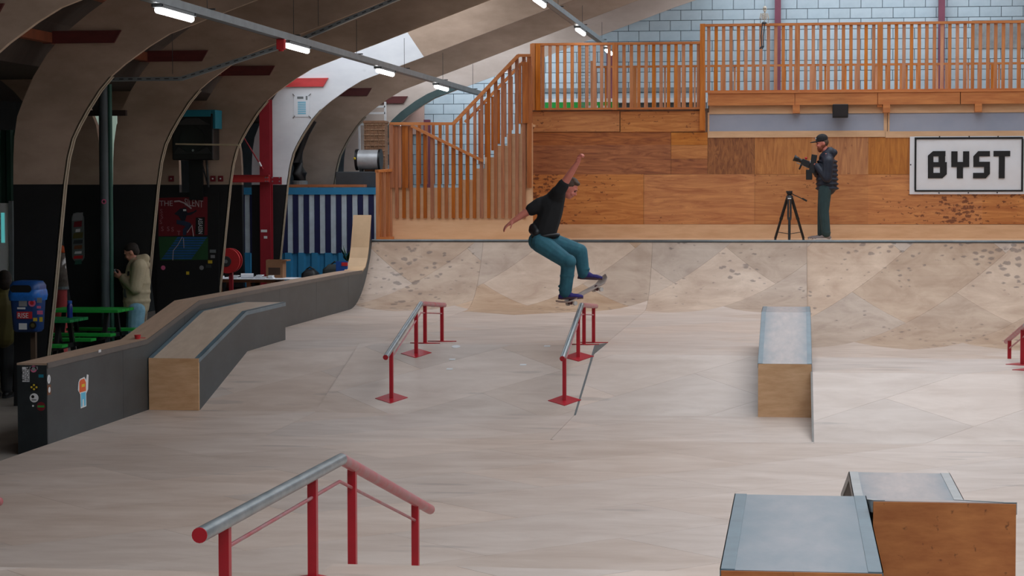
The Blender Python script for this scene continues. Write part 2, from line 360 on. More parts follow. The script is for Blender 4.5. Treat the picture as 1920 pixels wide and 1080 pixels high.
# stuff fixed on that wall
def wallthing(name, px0, py0, px1, py1, Yp, th, mat, label, cat, bevel=0):
    a = WY(Yp, px0, py0); b = WY(Yp, px1, py1)
    return MB().box((a.x, Yp-th, b.z), (b.x, Yp, a.z)).build(name, mat, label=label, cat=cat, bevel=bevel)
wallthing('wall_patch_panel', 1822, 38, 1935, 90, YB-.03, .03, pm('rough_render', S(150, 152, 152), .9, var=.2, scale=5), 'rough grey rendered patch board high on the block wall', 'panel')
wallthing('pink_panel', 752, 190, 796, 252, YB-.03, .05, pm('pinkish', S(214, 182, 170), .8, var=.05), 'pale pink board on the end wall above the stair foot', 'panel')
wallthing('grey_cable_duct', 1015, 166, 1320, 171, YB-.05, .08, GREYP, 'thin grey cable duct along the block wall behind the landing', 'duct')
sg = thing('white_ledge', WY(49.6, 1160, 192), 'long white ledge fixed along the block wall behind the landing railing', 'ledge')
a, b = WY(49.7, 1012, 186), WY(49.7, 1325, 192)
MB().box((a.x, 49.5, b.z), (b.x, 49.96, a.z)).build('board', WHITE, sg)
MB().box((a.x, 49.75, b.z-.22), (b.x, 49.96, b.z)).build('apron', GREYP, sg)
gb = thing('green_banner', WY(46.9, 1090, 206), 'bright green and white printed banner behind the landing railing', 'banner')
a, b = WY(46.9, 1014, 192), WY(46.9, 1160, 210)
MB().box((a.x, 46.88, b.z), (b.x, 46.9, a.z)).build('cloth', TCOL['palegreen'] if False else TCOL['brightgreen'], gb)
for x0, x1 in ((1101, 1109), (1113, 1121), (1128, 1139)):
    c, d = WY(46.87, x0, 198), WY(46.87, x1, 206); MB().box((c.x, 46.868, d.z), (d.x, 46.88, c.z)).build('white_patch', WHITE, gb)
ns = thing('number_sign', WY(YB-.02, 965, 136), 'white sign with the numbers 12 and 4 on the end wall above the stair', 'sign')
a, b = WY(YB-.03, 946, 117), WY(YB-.03, 985, 137)
MB().box((a.x, YB-.06, b.z), (b.x, YB-.03, a.z)).build('panel', WHITE, ns)
text('numerals', '12', .16, TCOL['black'], ns, (a.x+.03, YB-.062, b.z+.12), XR, ZU)
text('numerals', '4', .16, TCOL['black'], ns, (a.x+.16, YB-.062, b.z+.01), XR, ZU)

# ------------------------------------------------------------ timber arches
def arch(i, Yp, white=False, black_z=2.62, label=''):
    y0, y1 = Yp, Yp+.12
    root = thing('timber_arch', (-9.33, Yp+.06, -.1), label, 'arch', 'curved timber arches')
    fc = ARCHW if white else ARCHP if i == 6 else ARCHM
    inn = INN+[mir(p) for p in INN[::-1][1:]]; out = OUT+[mir(p) for p in OUT[::-1][1:]]
    n = len(inn)
    mb = MB(); vs = []
    for y in (y0+.012, y1-.012):
        for a_, b_ in zip(inn, out): vs += [(a_[0]-(.012 if a_[0] < XC else -.012), y, a_[1]+.006), (b_[0], y, b_[1])]
    k = 2*n; fs = []
    for j in range(n-1):
        fs += [(2*j, 2*j+1, 2*j+3, 2*j+2), (k+2*j, k+2*j+2, k+2*j+3, k+2*j+1), (2*j, 2*j+2, k+2*j+2, k+2*j), (2*j+1, k+2*j+1, k+2*j+3, 2*j+3)]
    fs += [(0, k, k+1, 1), (2*n-2, 2*n-1, k+2*n-1, k+2*n-2)]
    mb.add(vs, fs); mb.build('web', fc, root)
    # plywood cheeks, cut in lengths, the lower one painted black
    cuts = [0, 4, 9, 13, 15, 18]
    for s_ in range(len(cuts)-1):
        c = MB(); seg = range(cuts[s_], cuts[s_+1]+1); L_ = []
        for j in seg: L_.append((inn[j], out[j]))
        poly = [p[0] for p in L_]+[p[1] for p in L_[::-1]]
        c2 = MB(); q = len(L_); vv = []
        for y in (y0, y0+.012):
            for a_, b_ in L_: vv += [(a_[0], y, a_[1]+(.002 if True else 0)), (b_[0], y, b_[1])]
        ff = []
        for j in range(q-1):
            ff += [(2*j, 2*j+1, 2*j+3, 2*j+2), (2*q+2*j, 2*q+2*j+2, 2*q+2*j+3, 2*q+2*j+1), (2*j, 2*j+2, 2*q+2*j+2, 2*q+2*j), (2*j+1, 2*q+2*j+1, 2*q+2*j+3, 2*j+3)]
        ff += [(0, 2*q, 2*q+1, 1), (2*q-2, 2*q-1, 4*q-1, 4*q-2)]
        o = c2.add(vv, ff).build('cheek_panel', BLACKP if s_ == 0 else (ARCHM if white and s_ == 4 else fc), root)
        if s_ == 0: o['label'] = 'lower cheek painted black'
    # soffit strip with two pale laminations
    for ya, yb in ((y0, y0+.04), (y0+.075, y0+.12)):
        so = MB(); vv = []
        for y in (ya, yb):
            for a_ in INN[:11]: vv += [(a_[0]+.006, y, a_[1]-.003), (a_[0]-.012, y, a_[1]+.004)]
        q = 11; ff = []
        for j in range(q-1):
            ff += [(2*j, 2*j+1, 2*j+3, 2*j+2), (2*q+2*j, 2*q+2*j+2, 2*q+2*j+3, 2*q+2*j+1), (2*j, 2*j+2, 2*q+2*j+2, 2*q+2*j), (2*j+1, 2*q+2*j+1, 2*q+2*j+3, 2*j+3)]
        so.add(vv, ff).build('soffit_strip', SOFF, root)
    # horizontal board bolted to the cheek
    x1 = -8.10; zt = 4.48; zb = 4.33
    MB().prism([(-9.45, zb), (x1-.09, zb), (x1, zt), (-9.45, zt)], y0-.04, y0, 1).build('tie_board', BRED if white else DRED, root)
    return root
LAB = ['brown timber arch nearest the viewer, crossing the top left corner', 'brown timber arch rising directly behind the sticker-covered blue bin', 'brown timber arch behind the man in the beige coat',
       'brown timber arch carrying the black loudspeaker', 'white-painted timber arch with the taped paper notice', 'brown timber arch rising behind the striped blue container', 'pale brown farthest timber arch with a dark green inner strip']
ARCHES = [arch(i, y, white=(i == 4), label=LAB[i]) for i, y in enumerate(AY)]
# dark green strip on the farthest arch
g = MB(); vv = []; idx = range(6, 15)
for y in (AY[6]-.02, AY[6]-.002):
    for j in idx:
        a_ = V((INN[j][0], INN[j][1])); b_ = V((OUT[j][0], OUT[j][1])); d = (b_-a_).normalized()
        for t in (.02, .2): p = a_+d*t; vv.append((p.x, y, p.y))
q = len(idx); ff = []
for j in range(q-1): ff += [(2*j, 2*j+1, 2*j+3, 2*j+2), (2*q+2*j, 2*q+2*j+2, 2*q+2*j+3, 2*q+2*j+1), (2*j, 2*j+2, 2*q+2*j+2, 2*q+2*j), (2*j+1, 2*q+2*j+1, 2*q+2*j+3, 2*j+3)]
g.add(vv, ff).build('green_strip', pm('green_strip', S(62, 82, 82), .5), ARCHES[6])
# legs of the neighbouring aisle's arches, curving the other way, back to back with ours
def back_leg(Yp, label):
    root = thing('aisle_arch_leg', (-9.85, Yp+.06, -.1), label, 'arch', 'aisle arch legs')
    mx = lambda p: (-19.155-p[0], p[1])
    L_ = [(mx(a_), mx(b_)) for a_, b_ in zip(INN[:13], OUT[:13])]
    for s0, s1, mt, nm in ((0, 4, BLACKP, 'black_foot'), (4, 12, ARCHM, 'web')):
        vv = []; seg = L_[s0:s1+1]; q = len(seg); ff = []
        for y in (Yp, Yp+.12):
            for a_, b_ in seg: vv += [(a_[0], y, a_[1]), (b_[0], y, b_[1])]
        for j in range(q-1):
            ff += [(2*j, 2*j+1, 2*j+3, 2*j+2), (2*q+2*j, 2*q+2*j+2, 2*q+2*j+3, 2*q+2*j+1), (2*j, 2*j+2, 2*q+2*j+2, 2*q+2*j), (2*j+1, 2*q+2*j+1, 2*q+2*j+3, 2*j+3)]
        ff += [(0, 2*q, 2*q+1, 1), (2*q-2, 2*q-1, 4*q-1, 4*q-2)]
        MB().add(vv, ff).build(nm, mt, root)
    return root
back_leg(AY[2], 'brown and black arch leg of the next aisle with a skateboard deck hung on it')
back_leg(AY[3], 'shaded arch leg of the next aisle behind the red mural board')
back_leg(AY[4], 'shaded arch leg of the next aisle left of the red steel column')
# ------------------------------------------------------------ ramps: profile strips covered with diagonally laid plywood sheets
XL, XRT = -7.44, 9.5
def arc(y0, z0, y1, z1, n=14):
    d, h = y1-y0, z1-z0; r = (d*d+h*h)/(2*h); a = math.asin(d/r)
    return [(y0+r*sin(a*i/n), z0+r-r*cos(a*i/n)) for i in range(n+1)]
YL, ZD = 37.29, 1.636
YS = 21.6
P_0 = [(13.35, 0), (YS, 0)]
P_A = [(YS, 0), (24.02, 0), (26.2, .514)]+arc(35.3, .514, YL, ZD)
P_W = [(YS, 0), (23.92, 0), (26.45, .606), (28.15, .514)]+arc(35.3, .514, YL, ZD)
P_R = [(YS, 0), (21.72, 0), (23.9, .514), (26.05, .514), (28.4, 0)]+arc(34.5, 0, YL, ZD)
P_F1 = [(4.5, .69), (10.18, .69), (13.35, 0)]
P_F2 = [(4.5, .69), (10.47, .69), (13.35, 0)]
STR = [(XL, -5.45, P_A), (-5.45, -2.47, P_W), (-2.47, .19, P_A), (.19, XRT, P_R)]
def clip(poly, ax, v, keep_less):
    out = []; n = len(poly)
    for i in range(n):
        a, b = poly[i], poly[(i+1) % n]
        ia = (a[ax] <= v) == keep_less or a[ax] == v; ib = (b[ax] <= v) == keep_less or b[ax] == v
        if ia: out.append(a)
        if ia != ib:
            t = (v-a[ax])/(b[ax]-a[ax]); out.append((a[0]+(b[0]-a[0])*t, a[1]+(b[1]-a[1])*t))
    return out
def area(p): return abs(sum(p[i][0]*p[(i+1) % len(p)][1]-p[(i+1) % len(p)][0]*p[i][1] for i in range(len(p)))/2)
def strip(root, x0, x1, prof, ang=45, phase=(0, 0), up=.006):
    vs = [0]
    for i in range(1, len(prof)): vs.append(vs[-1]+sqrt((prof[i][0]-prof[i-1][0])**2+(prof[i][1]-prof[i-1][1])**2))
    L = vs[-1]
    poly = list(prof)+[(prof[-1][0], -.1), (prof[0][0], -.1)]
    MB().prism(poly, x0, x1, 0).build('sub_frame', GAP, root)
    def mp(x, v, h):
        for i in range(1, len(vs)):
            if v <= vs[i]+1e-6: break
        t = (v-vs[i-1])/(vs[i]-vs[i-1]); a, b = prof[i-1], prof[i]
        n = V((0, -(b[1]-a[1]), b[0]-a[0])).normalized()
        return V((x, a[0]+(b[0]-a[0])*t, a[1]+(b[1]-a[1])*t))+n*h
    ca, sa = cos(radians(ang)), sin(radians(ang)); g = .0014
    R_ = int(max(x1-x0, L)/1.22*1.2)+4
    for r in range(-R_, R_):
        for c in range(-R_, R_):
            u0 = c*2.44+(1.22 if r % 2 else 0)+phase[0]; w0 = r*1.22+phase[1]
            pl = [(u0+g, w0+g), (u0+2.44-g, w0+g), (u0+2.44-g, w0+1.22-g), (u0+g, w0+1.22-g)]
            pl = [(a*ca-b*sa+(x0+x1)/2, a*sa+b*ca+L/2) for a, b in pl]
            for ax, v, kl in ((0, x0+.002, False), (0, x1-.002, True), (1, .002, False), (1, L-.002, True)):
                pl = clip(pl, ax, v, kl)
                if len(pl) < 3: break
            if len(pl) < 3 or area(pl) < .0008: continue
            mb = MB(); cv = sum(p[1] for p in pl)/len(pl)
            for i in range(1, len(vs)):
                q = clip(clip(pl, 1, vs[i-1], False), 1, vs[i], True)
                if len(q) < 3 or area(q) < 1e-5: continue
                n = len(q); e = 1e-6
                cl = [(a, min(max(b, vs[i-1]+e), vs[i]-e)) for a, b in q]
                mb.add([mp(a, b, up) for a, b in cl]+[mp(a, b, 0.0005) for a, b in cl], [list(range(n))]+[(j, n+j, n+(j+1) % n, (j+1) % n) for j in range(n)])
            if mb.v:
                isq = len(prof) > 6 and cv > vs[-15]-.3
                mb.build('plywood_sheet', SHEETQ if isq else SHEET, root)
skate = thing('skate_floor', (0, 0, 0), 'worn pale plywood skate floor with banks and a quarter pipe at the back', 'floor', kind='structure')
strip(skate, XL, XRT, P_0, 45, (.7, .3))
for i, (x0, x1, pf) in enumerate(STR): strip(skate, x0, x1, pf, 45, (.35*i, .9*i+.2))
front = thing('ramp_foreground', (0, 0, 0), 'pale plywood raised platform edge and bank in the near foreground', 'ramp', kind='structure')
strip(front, XL, -2.3, P_F1, 45, (.3, .1)); strip(front, -2.3, XRT, P_F2, 45, (1.0, .5))
# upright cheek beside the raised wedge and joint cover at the step in the quarter pipe
MB().prism([(23.92, 0), (26.45, .614), (28.15, .52), (26.2, .50), (24.02, 0)], -2.475, -2.455, 0).build('wedge_cheek', pm('cheek_dark', S(92, 96, 96), .6), skate)
MB().prism([(21.70, .0), (23.9, .522), (26.05, .522), (26.05, .4), (23.9, .4)], .17, .192, 0).build('bank_cheek', pm('cheek_dark2', S(128, 122, 116), .6), skate)
# white tape pieces on the wedge
tp = [(855, 651), (848, 675), (843, 693), (981, 685), (1026, 650)]
for i, (px, py) in enumerate(tp):
    k = .606/2.53; d = ray(px, py); t = (-k*23.92-CAM.z)/(d.z-k*d.y); p = CAM+d*t
    n = V((0, -k, 1)).normalized(); up_ = V((0, 1, k)).normalized()
    nm = ['white round tape patch at the top of the wedge between the two red rails', 'small white tape piece second down below the round patch', 'lowest small white tape piece left of centre on the wedge', 'small white tape piece low between the rails, alone', 'white tape piece near the wedge crest left of the skater\'s rail'][i]
    mb = disc(p+n*.007, .055, XR, up_, .003, 18) if i == 0 else plate(rect(.075, .05), p+n*.007, XR, up_, .003)
    mb.build('tape_patch', WHITE, label=nm, cat='tape', group='white tape marks on the wedge')

# ------------------------------------------------------------ low barrier wall along the left side
bar = thing('barrier_wall', (XL-.15, 20.61, -.1), 'long dark slate barrier wall with pale cap following the ramps on the left', 'barrier')
TOP = [(20.61, .823), (23.95, .823), (26.14, 1.158), (35.6, 1.145), (36.35, 1.135), (36.62, 1.20), (36.80, 1.34), (36.92, 1.52), (37.02, 1.76), (37.16, 2.085)]
BOT = [(37.2, -.1), (20.61, -.1)]
def seg_panel(y0, y1):
    def z_at(y):
        for a, b in zip(TOP, TOP[1:]):
            if a[0] <= y <= b[0]+1e-9: return a[1]+(b[1]-a[1])*(y-a[0])/(b[0]-a[0])
    pts = [(y0, z_at(y0)-.02)]+[(a, b-.02) for a, b in TOP if y0 < a < y1]+[(y1, z_at(y1)-.02)]
    return pts+[(y1, -.1), (y0, -.1)]
for y0, y1 in ((20.615, 23.05), (23.055, 25.49), (25.495, 27.93), (27.935, 30.37), (30.375, 32.8), (32.805, 35.2), (35.205, 37.16)):
    MB().prism(seg_panel(y0, y1), XL-.012, XL+.006, 0).build('side_panel', SLATE, bar)
MB().prism(seg_panel(20.63, 37.16), XL-.3, XL-.013, 0).build('core', pm('barrier_core', S(70, 62, 54), .8), bar)
MB().box((XL-.302, 20.60, -.1), (XL+.004, 20.63, .803)).build('end_panel', pm('end_panel_dark', S(34, 40, 42), .5, var=.25), bar)
for j in range(len(TOP)-1):
    if j in (4, 5, 6, 7, 8): continue
    (ya, za), (yb, zb) = TOP[j], TOP[j+1]; nseg = 2 if yb-ya < 5 else 4
    for q in range(nseg):
        y0 = ya+(yb-ya)*q/nseg+.002; y1 = ya+(yb-ya)*(q+1)/nseg-.002; z0 = za+(zb-za)*q/nseg; z1 = za+(zb-za)*(q+1)/nseg
        MB().prism([(y0, z0-.02), (y1, z1-.02), (y1, z1), (y0, z0)], XL-.31, XL+.012, 0).build('cap_board', CAP, bar)
cc = TOP[4:]
MB().prism([(y, z) for y, z in cc]+[(y+.02, z-.02) for y, z in cc[::-1]], XL-.31, XL+.012, 0).build('cap_board', pm('cap_ply_pale', S(214, 178, 138), .55, var=.06), bar)
MB().prism([(y-.004, z+.004) for y, z in TOP[:5]]+[(y, z-.05) for y, z in TOP[:5][::-1]], XL+.006, XL+.016, 0).build('cap_edge', pm('cap_edge', S(96, 90, 86), .5), bar)
# stickers on the barrier
def sticker(px, py, r, mats, plane, shape='disc', label=None, w_=None, h_=None):
    if plane == 'end': c = WY(20.597, px, py); rt, up_ = XR, ZU
    else: c = WX(XL+.008, px, py); rt, up_ = YR, ZU
    base = None
    for k, (mt, sc_) in enumerate(mats):
        nr = rt.cross(up_)
        cc_ = c+nr*(.0025*k)
        mb = disc(cc_, r*sc_, rt, up_, .002) if shape == 'disc' else plate(rect(w_*sc_, h_*sc_), cc_, rt, up_, .002)
        o = mb.build('sticker' if base is None else 'sticker_print', mt, bar if base is None else base)
        if base is None: base = o
    if label: base['label'] = label
    return base, c
T_ = TCOL
sticker(62, 690, 0, [(T_['grey'], 1)], 'end', 'rect', 'long grey-green sticker', .1, .03)
b_, c_ = sticker(48.5, 702, 0, [(T_['white'], 1)], 'end', 'rect', 'white lettered sticker', .075, .15)
text('lettering', 'RUDI', .05, T_['black'], b_, c_+V((-.004, -.004, -.065)), ZU, -XR, .001); text('lettering', 'SPOOK', .046, T_['black'], b_, c_+V((.034, -.004, -.07)), ZU, -XR, .001)
b_, c_ = sticker(63, 692, .034, [(T_['pink'], 1), (T_['grey'], .6)], 'end', label='round pink sticker')
b_, c_ = sticker(77, 705, 0, [(T_['teal'], 1)], 'end', 'rect', 'small teal sticker', .05, .03)
b_, c_ = sticker(64, 726, 0, [(T_['black'], 1)], 'end', 'rect', 'black sticker with yellow print', .075, .07)
for dx, dz in ((0, .022), (-.026, 0), (.026, 0), (0, -.02)): disc(c_+V((dx, -.004, dz)), .011, XR, ZU, .001, 8).build('yellow_dot', T_['yellow'], b_)
b_, c_ = sticker(64, 746, .046, [(T_['white'], 1)], 'end', label='round white sticker')
disc(c_+V((-.012, -.004, .012)), .016, XR, ZU, .001, 10).build('dark_mark', T_['black'], b_); plate(rect(.05, .008), c_+V((0, -.004, -.02)), XR, ZU, .001).build('dark_mark', T_['black'], b_)
b_, c_ = sticker(77, 762, .045, [(T_['darkred'], 1)], 'end', label='dark red oval sticker with green lettering'); text('lettering', 'VANS', .03, T_['green'], b_, c_+V((-.036, -.004, -.01)), XR, ZU, .001) if False else plate(rect(.07, .02), c_+V((0, -.004, 0)), XR, ZU, .001).build('green_lettering_band', T_['green'], b_)
sticker(62, 761, .01, [(T_['white'], 1)], 'end', label='tiny white sticker')
b_, c_ = sticker(91.5, 711, .045, [(T_['white'], 1)], 'side', label='white round sticker near the corner'); plate([(-.012, -.02), (0, -.025), (.012, .02), (.004, .022)], c_+V((.003, 0, 0)), YR, ZU, .001).build('dark_mark', T_['grey'], b_)
b_, c_ = sticker(92, 731, 0, [(T_['brown'], 1)], 'side', 'rect', 'brown and orange sticker', .1, .1); disc(c_+V((.003, 0, 0)), .03, YR, ZU, .001).build('pale_mark', T_['white'], b_)
# figure sticker: white outline, orange top, blue legs
c_ = WX(XL+.008, 155.5, 736)
fg = plate([(-.14, .12), (-.1, .15), (.05, .16), (.10, .12), (.13, .18), (.18, .17), (.16, .02), (.10, -.02), (.1, -.155), (-.08, -.16), (-.09, -.01), (-.16, .04)], c_, YR, ZU, .002).build('sticker', T_['white'], bar); fg['label'] = 'white-edged sticker of a small orange and blue blocky figure'
plate([(-.12, .01), (-.12, .12), (-.08, .14), (.04, .145), (.09, .1), (.09, .01)], c_+V((.002, 0, 0)), YR, ZU, .001).build('orange_patch', T_['orange'], fg)
plate(rect(.1, .03), c_+V((.004, .0, .075)), YR, ZU, .001).build('yellow_patch', T_['yellow'], fg)
plate([(-.07, -.145), (-.03, -.145), (-.02, -.07), (.02, -.07), (.03, -.145), (.08, -.145), (.08, 0), (-.07, 0)], c_+V((.002, 0, 0)), YR, ZU, .001).build('blue_patch', T_['cyan'], fg)
c_ = WX(XL+.02, 187, 658); plate(rect(.08, .03), c_, YR, ZU, .002).build('sticker', T_['white'], bar)
p = WZ(.823, 240, 636); cup = thing('red_cup', (XL-.12, p.y, .823), 'small crushed red cup lying on the barrier cap', 'cup')
MB().lathe([(.03, 0), (.038, .05), (.042, .052), (.036, .048), (.028, .006)], (XL-.12, p.y, .823), 14).build('cup_body', T_['red'], cup, smooth=True); MB().box((XL-.1, p.y+.03, .823), (XL-.04, p.y+.12, .84)).build('torn_rim', T_['red'], cup)

# ------------------------------------------------------------ ledges
def ledge(name, x0, x1, top, base, label, topm, sidem, frontm, edge_mat=STEELEDGE, edges=True, sides=True):
    y0 = top[0][0]; r = thing(name, ((x0+x1)/2, y0, min(base[0][1], top[0][1])), label, 'ledge')
    t2 = [(y, z-.02) for y, z in top]
    poly = t2+base[::-1]
    MB().prism(poly, x0+.018, x1-.018, 0).build('core', GAP, r)
    MB().prism([(y+.018 if i == 0 else y, z) for i, (y, z) in enumerate(t2)]+base[::-1], x1-.018, x1, 0).build('side_panel', sidem, r)
    MB().prism([(y+.018 if i == 0 else y, z) for i, (y, z) in enumerate(t2)]+base[::-1], x0, x0+.018, 0).build('side_panel', sidem, r)
    MB().box((x0-.002, y0-.012, base[0][1]), (x1+.002, y0+.018, top[0][1]-.003)).build('front_panel', frontm, r)
    for a, b in zip(top, top[1:]):
        MB().prism([(a[0]-.004, a[1]-.02), (b[0], b[1]-.02), (b[0], b[1]), (a[0]-.004, a[1])], x0-.004, x1+.004, 0).build('top_panel', topm, r)
    if edges:
        for xe, s in ((x0-.007, 1), (x1+.007, -1)):
            e = MB()
            for a, b in zip(top, top[1:]):
                e.prism([(a[0], a[1]-.05), (b[0], b[1]-.05), (b[0], b[1]+.003), (a[0], a[1]+.003)], xe, xe+.004*s, 0)
                e.prism([(a[0], a[1]), (b[0], b[1]), (b[0], b[1]+.003), (a[0], a[1]+.003)], xe, xe+.055*s, 0)
            e.build('edge_iron', edge_mat, r)
    return r
def bank_base(y0, y1, k=.2358, s=24.02, lim=.514): return [(y0, max(0, (y0-s)*k)), (24.02, 0), (26.2, .514), (y1, .514)]
ledge('hubba_ledge', XL+.02, XL+.61, [(23.98, .609), (26.14, 1.029), (28.23, 1.029)], [(23.98, 0), (24.02, 0), (26.2, .514), (28.23, .514)], 'plywood-topped hubba ledge with dark sides against the long barrier wall', HTOP, SLATE, PLYBOX)
ledge('hubba_ledge', -.409, .178, [(24.03, .604), (26.5, 1.037), (27.7, 1.037)], [(24.03, 0), (26.2, .514), (27.7, .514)], 'grey-topped hubba ledge with a plywood end, right of the skater', LTOP, SLATE, PLYBOX)
ledge('grind_box', -.265, .315, [(7.857, 1.179), (9.797, 1.179)], [(7.857, .69), (9.797, .69)], 'blue-grey topped grind box at the bottom edge of the picture', LTOPB, SLATE, ORANGEBOX)
ledge('hubba_ledge', .335, .928, [(9.23, 1.243), (12.08, .838), (13.2, .838), (15.45, .38)], [(9.23, .69), (10.47, .69), (13.35, 0), (15.45, 0)], 'hubba ledge with a scuffed orange plywood end, lower right corner', LTOP, pm('ledge_inside', S(86, 74, 66), .7), ORANGEBOX, pm('pale_edge', S(168, 168, 166), .5))

# ------------------------------------------------------------ grind rails
def rail(pts, bases, label, r=.031, ps=.135, worn=(0,), plate_n=None, stop_cross=None):
    pts = [V(p) for p in pts]; R0 = pts[0]
    root = thing('grind_rail', (bases[0][0], bases[0][1], bases[0][2]), label, 'rail', 'red grind rails')
    for i in range(len(pts)-1):
        a, b = pts[i], pts[i+1]
        MB().tube([a, b], r, 16).build('grind_pipe', WORN if i in worn else WORNRED, root, smooth=True)
    MB().ball(pts[1], r, nu=16, nv=10).build('pipe_elbow', WORNRED, root, smooth=True)
    for e, o_ in ((pts[0], pts[1]), (pts[-1], pts[-2])):
        d = (e-o_).normalized(); MB().tube([e, e+d*.006], r*1.0, 16).build('end_cap', RED, root)
    def top_at(y):
        for a, b in zip(pts, pts[1:]):
            if min(a.y, b.y)-1e-6 <= y <= max(a.y, b.y)+1e-6: return a.lerp(b, (y-a.y)/(b.y-a.y))
        return pts[0] if abs(y-pts[0].y) < abs(y-pts[-1].y) else pts[-1]
    xs = []
    for j, (bx, by, bz, nrm) in enumerate(bases):
        t = top_at(by); MB().cbox((bx, by, (bz+t.z-r*.5)/2), (.043, .043, t.z-r*.5-bz)).build('post', RED, root)
        xs.append((by, t.z-.115))
        n = V(nrm).normalized(); rt = XR.copy(); u = n.cross(rt).normalized()
        d1 = (rt*.62+u*.78).normalized(); d2 = n.cross(d1)
        mb = MB(); c = V((bx, by, bz)); s = ps
        q = [c+d1*s*a+d2*s*b for a, b in ((-1, -1), (1, -1), (1, 1), (-1, 1))]
        mb.add([p_+n*.002 for p_ in q]+[p_+n*.012 for p_ in q], [(3, 2, 1, 0), (4, 5, 6, 7), (0, 1, 5, 4), (1, 2, 6, 5), (2, 3, 7, 6), (3, 0, 4, 7)]).build('base_plate', RED, root)
    bx = bases[0][0]; kink = pts[1]
    ln = [V((bx, xs[0][0], xs[0][1]))]+[V((bx, xs[1][0], xs[1][1])), V((bx, kink.y, kink.z-.115)), V((bx, xs[2][0], xs[2][1])), V((bx, xs[3][0], xs[3][1]))]
    MB().tube(ln, .009, 8).build('lower_bar', WORNRED, root, smooth=True)
    return root
nb = (0, -.2396, 1); nback = (0, .054, 1)
w_z = lambda y: (y-23.92)*.606/2.53 if y < 26.45 else .606-(y-26.45)*.0541
rail([(-4.654, 24.08, .632), (-4.654, 26.43, 1.121), (-4.654, 28.22, 1.003)], [(-4.654, 24.43, w_z(24.43), nb), (-4.654, 26.08, w_z(26.08), nb), (-4.654, 26.72, w_z(26.72)+.006, nback), (-4.654, 28.03, w_z(28.03)+.006, nback)], 'red kinked grind rail on the wedge left of the skater')
rail([(-2.63, 24.2, .626), (-2.63, 26.40, 1.115), (-2.63, 28.32, .993)], [(-2.63, 24.42, w_z(24.42), nb), (-2.63, 26.0, w_z(26.0), nb), (-2.63, 26.72, w_z(26.72)+.006, nback), (-2.63, 28.0, w_z(28.0)+.006, nback)], 'red kinked grind rail directly under the skater')
nf = (0, .2396, 1); f_z = lambda y: .69 if y < 10.2 else max(0, .69*(13.35-y)/2.97)
f_z2 = lambda y: .69 if y < 10.18 else max(0, .69*(13.35-y)/3.17)
rail([(-2.3, 8.07, 1.231), (-2.3, 10.70, 1.195), (-2.3, 13.36, .536)], [(-2.31, 8.476, .69, (0, 0, 1)), (-2.31, 10.08, .69, (0, 0, 1)), (-2.31, 11.01, f_z2(11.01), nf), (-2.31, 12.89, f_z2(12.89), nf)], 'large red grind rail in the near foreground', worn=(0,), ps=.06)
rail([(-5.16, 8.07, 1.231), (-5.16, 10.70, 1.195), (-5.16, 13.36, .536)], [(-5.16, 8.476, .69, (0, 0, 1)), (-5.16, 10.17, .69, (0, 0, 1)), (-5.16, 11.01, f_z2(11.01), nf), (-5.16, 12.89, f_z2(12.89), nf)], 'grind rail of which only a tip shows at the left edge')
nr_ = (0, .2187, 1); r_z = lambda y: .514 if y < 26.05 else max(0, .514-(y-26.05)*.2187)
rail([(2.6, 22.4, 1.0), (2.6, 24.9, 1.0), (2.6, 27.13, .65)], [(2.6, 22.8, .5*.514, (0, -.2358, 1)), (2.6, 24.5, .514, (0, 0, 1)), (2.6, 25.25, .514, (0, 0, 1)), (2.6, 26.75, r_z(26.75), nr_)], 'red grind rail cut by the right edge of the picture')
# ------------------------------------------------------------ stage deck, plywood wall, balcony
YWL = 39.3
deck = thing('stage_deck', (0, YL, -.1), 'raised plywood deck behind the quarter pipe with a steel coping along its edge', 'deck', kind='structure')
MB().box((XL-.02, YL+.01, -.1), (XRT, YWL+.2, ZD-.02)).build('substructure', GAP, deck)
x = XL-.02; i = 0
while x < XRT:
    MB().box((x+.002, YL+.03, ZD-.02), (min(x+2.44, XRT)-.002, YWL, ZD)).build('deck_sheet', LPINE, deck); x += 2.44
MB().tube([(XL, YL-.005, ZD-.012), (XRT, YL-.005, ZD-.012)], .03, 14).build('coping_pipe', pm('coping', S(104, 110, 112), .3, .6, var=.2, scale=3), deck, smooth=True)
MB().box((XL, YL+.005, ZD-.03), (XRT, YL+.05, ZD+.004)).build('coping_strip', GREY, deck)
wst = thing('wall_stage', (0, YWL, ZD), 'orange fir plywood wall behind the deck, built of large panels', 'wall', kind='structure')
MB().box((-4.86, YWL+.03, ZD), (XRT, YWL+.18, 4.0)).build('studwork', GAP, wst)
MB().box((-4.85, YWL-.015, ZD), (XRT, YWL+.03, ZD+.247)).build('skirting_board', LPINE, wst)
def wp(x0, y0, x1, y1, mt, th=.012, name='plywood_panel'):
    a, b = WY(YWL, x0, y0), WY(YWL, x1, y1)
    return MB().box((a.x+.003, YWL+.018-th+random.uniform(-.002, .002), b.z+.003), (b.x-.003, YWL+.03, a.z-.003)).build(name, mt, wst)
for q in ((999, 248, 1258, 272, FIRB), (1258, 248, 1327, 272, FIRA), (999, 272, 1258, 327, FIRD if False else FIRB), (1258, 272, 1327, 298, FIRA), (1258, 298, 1327, 327, FIRB), (1327, 257, 1415, 327, FIRD), (1415, 257, 1522, 327, FIRV), (1522, 257, 1628, 327, FIRV), (1628, 257, 1735, 327, FIRV), (1735, 257, 1842, 327, FIRV), (1842, 257, 1950, 327, FIRV), (1950, 257, 2160, 327, FIRV),
          (999, 327, 1207, 421, FIRA), (1207, 327, 1415, 421, FIRA), (1415, 327, 1628, 421, FIRA), (1628, 327, 1842, 421, FIRA), (1842, 327, 2056, 421, FIRA), (2056, 327, 2270, 421, FIRA)): wp(*q)
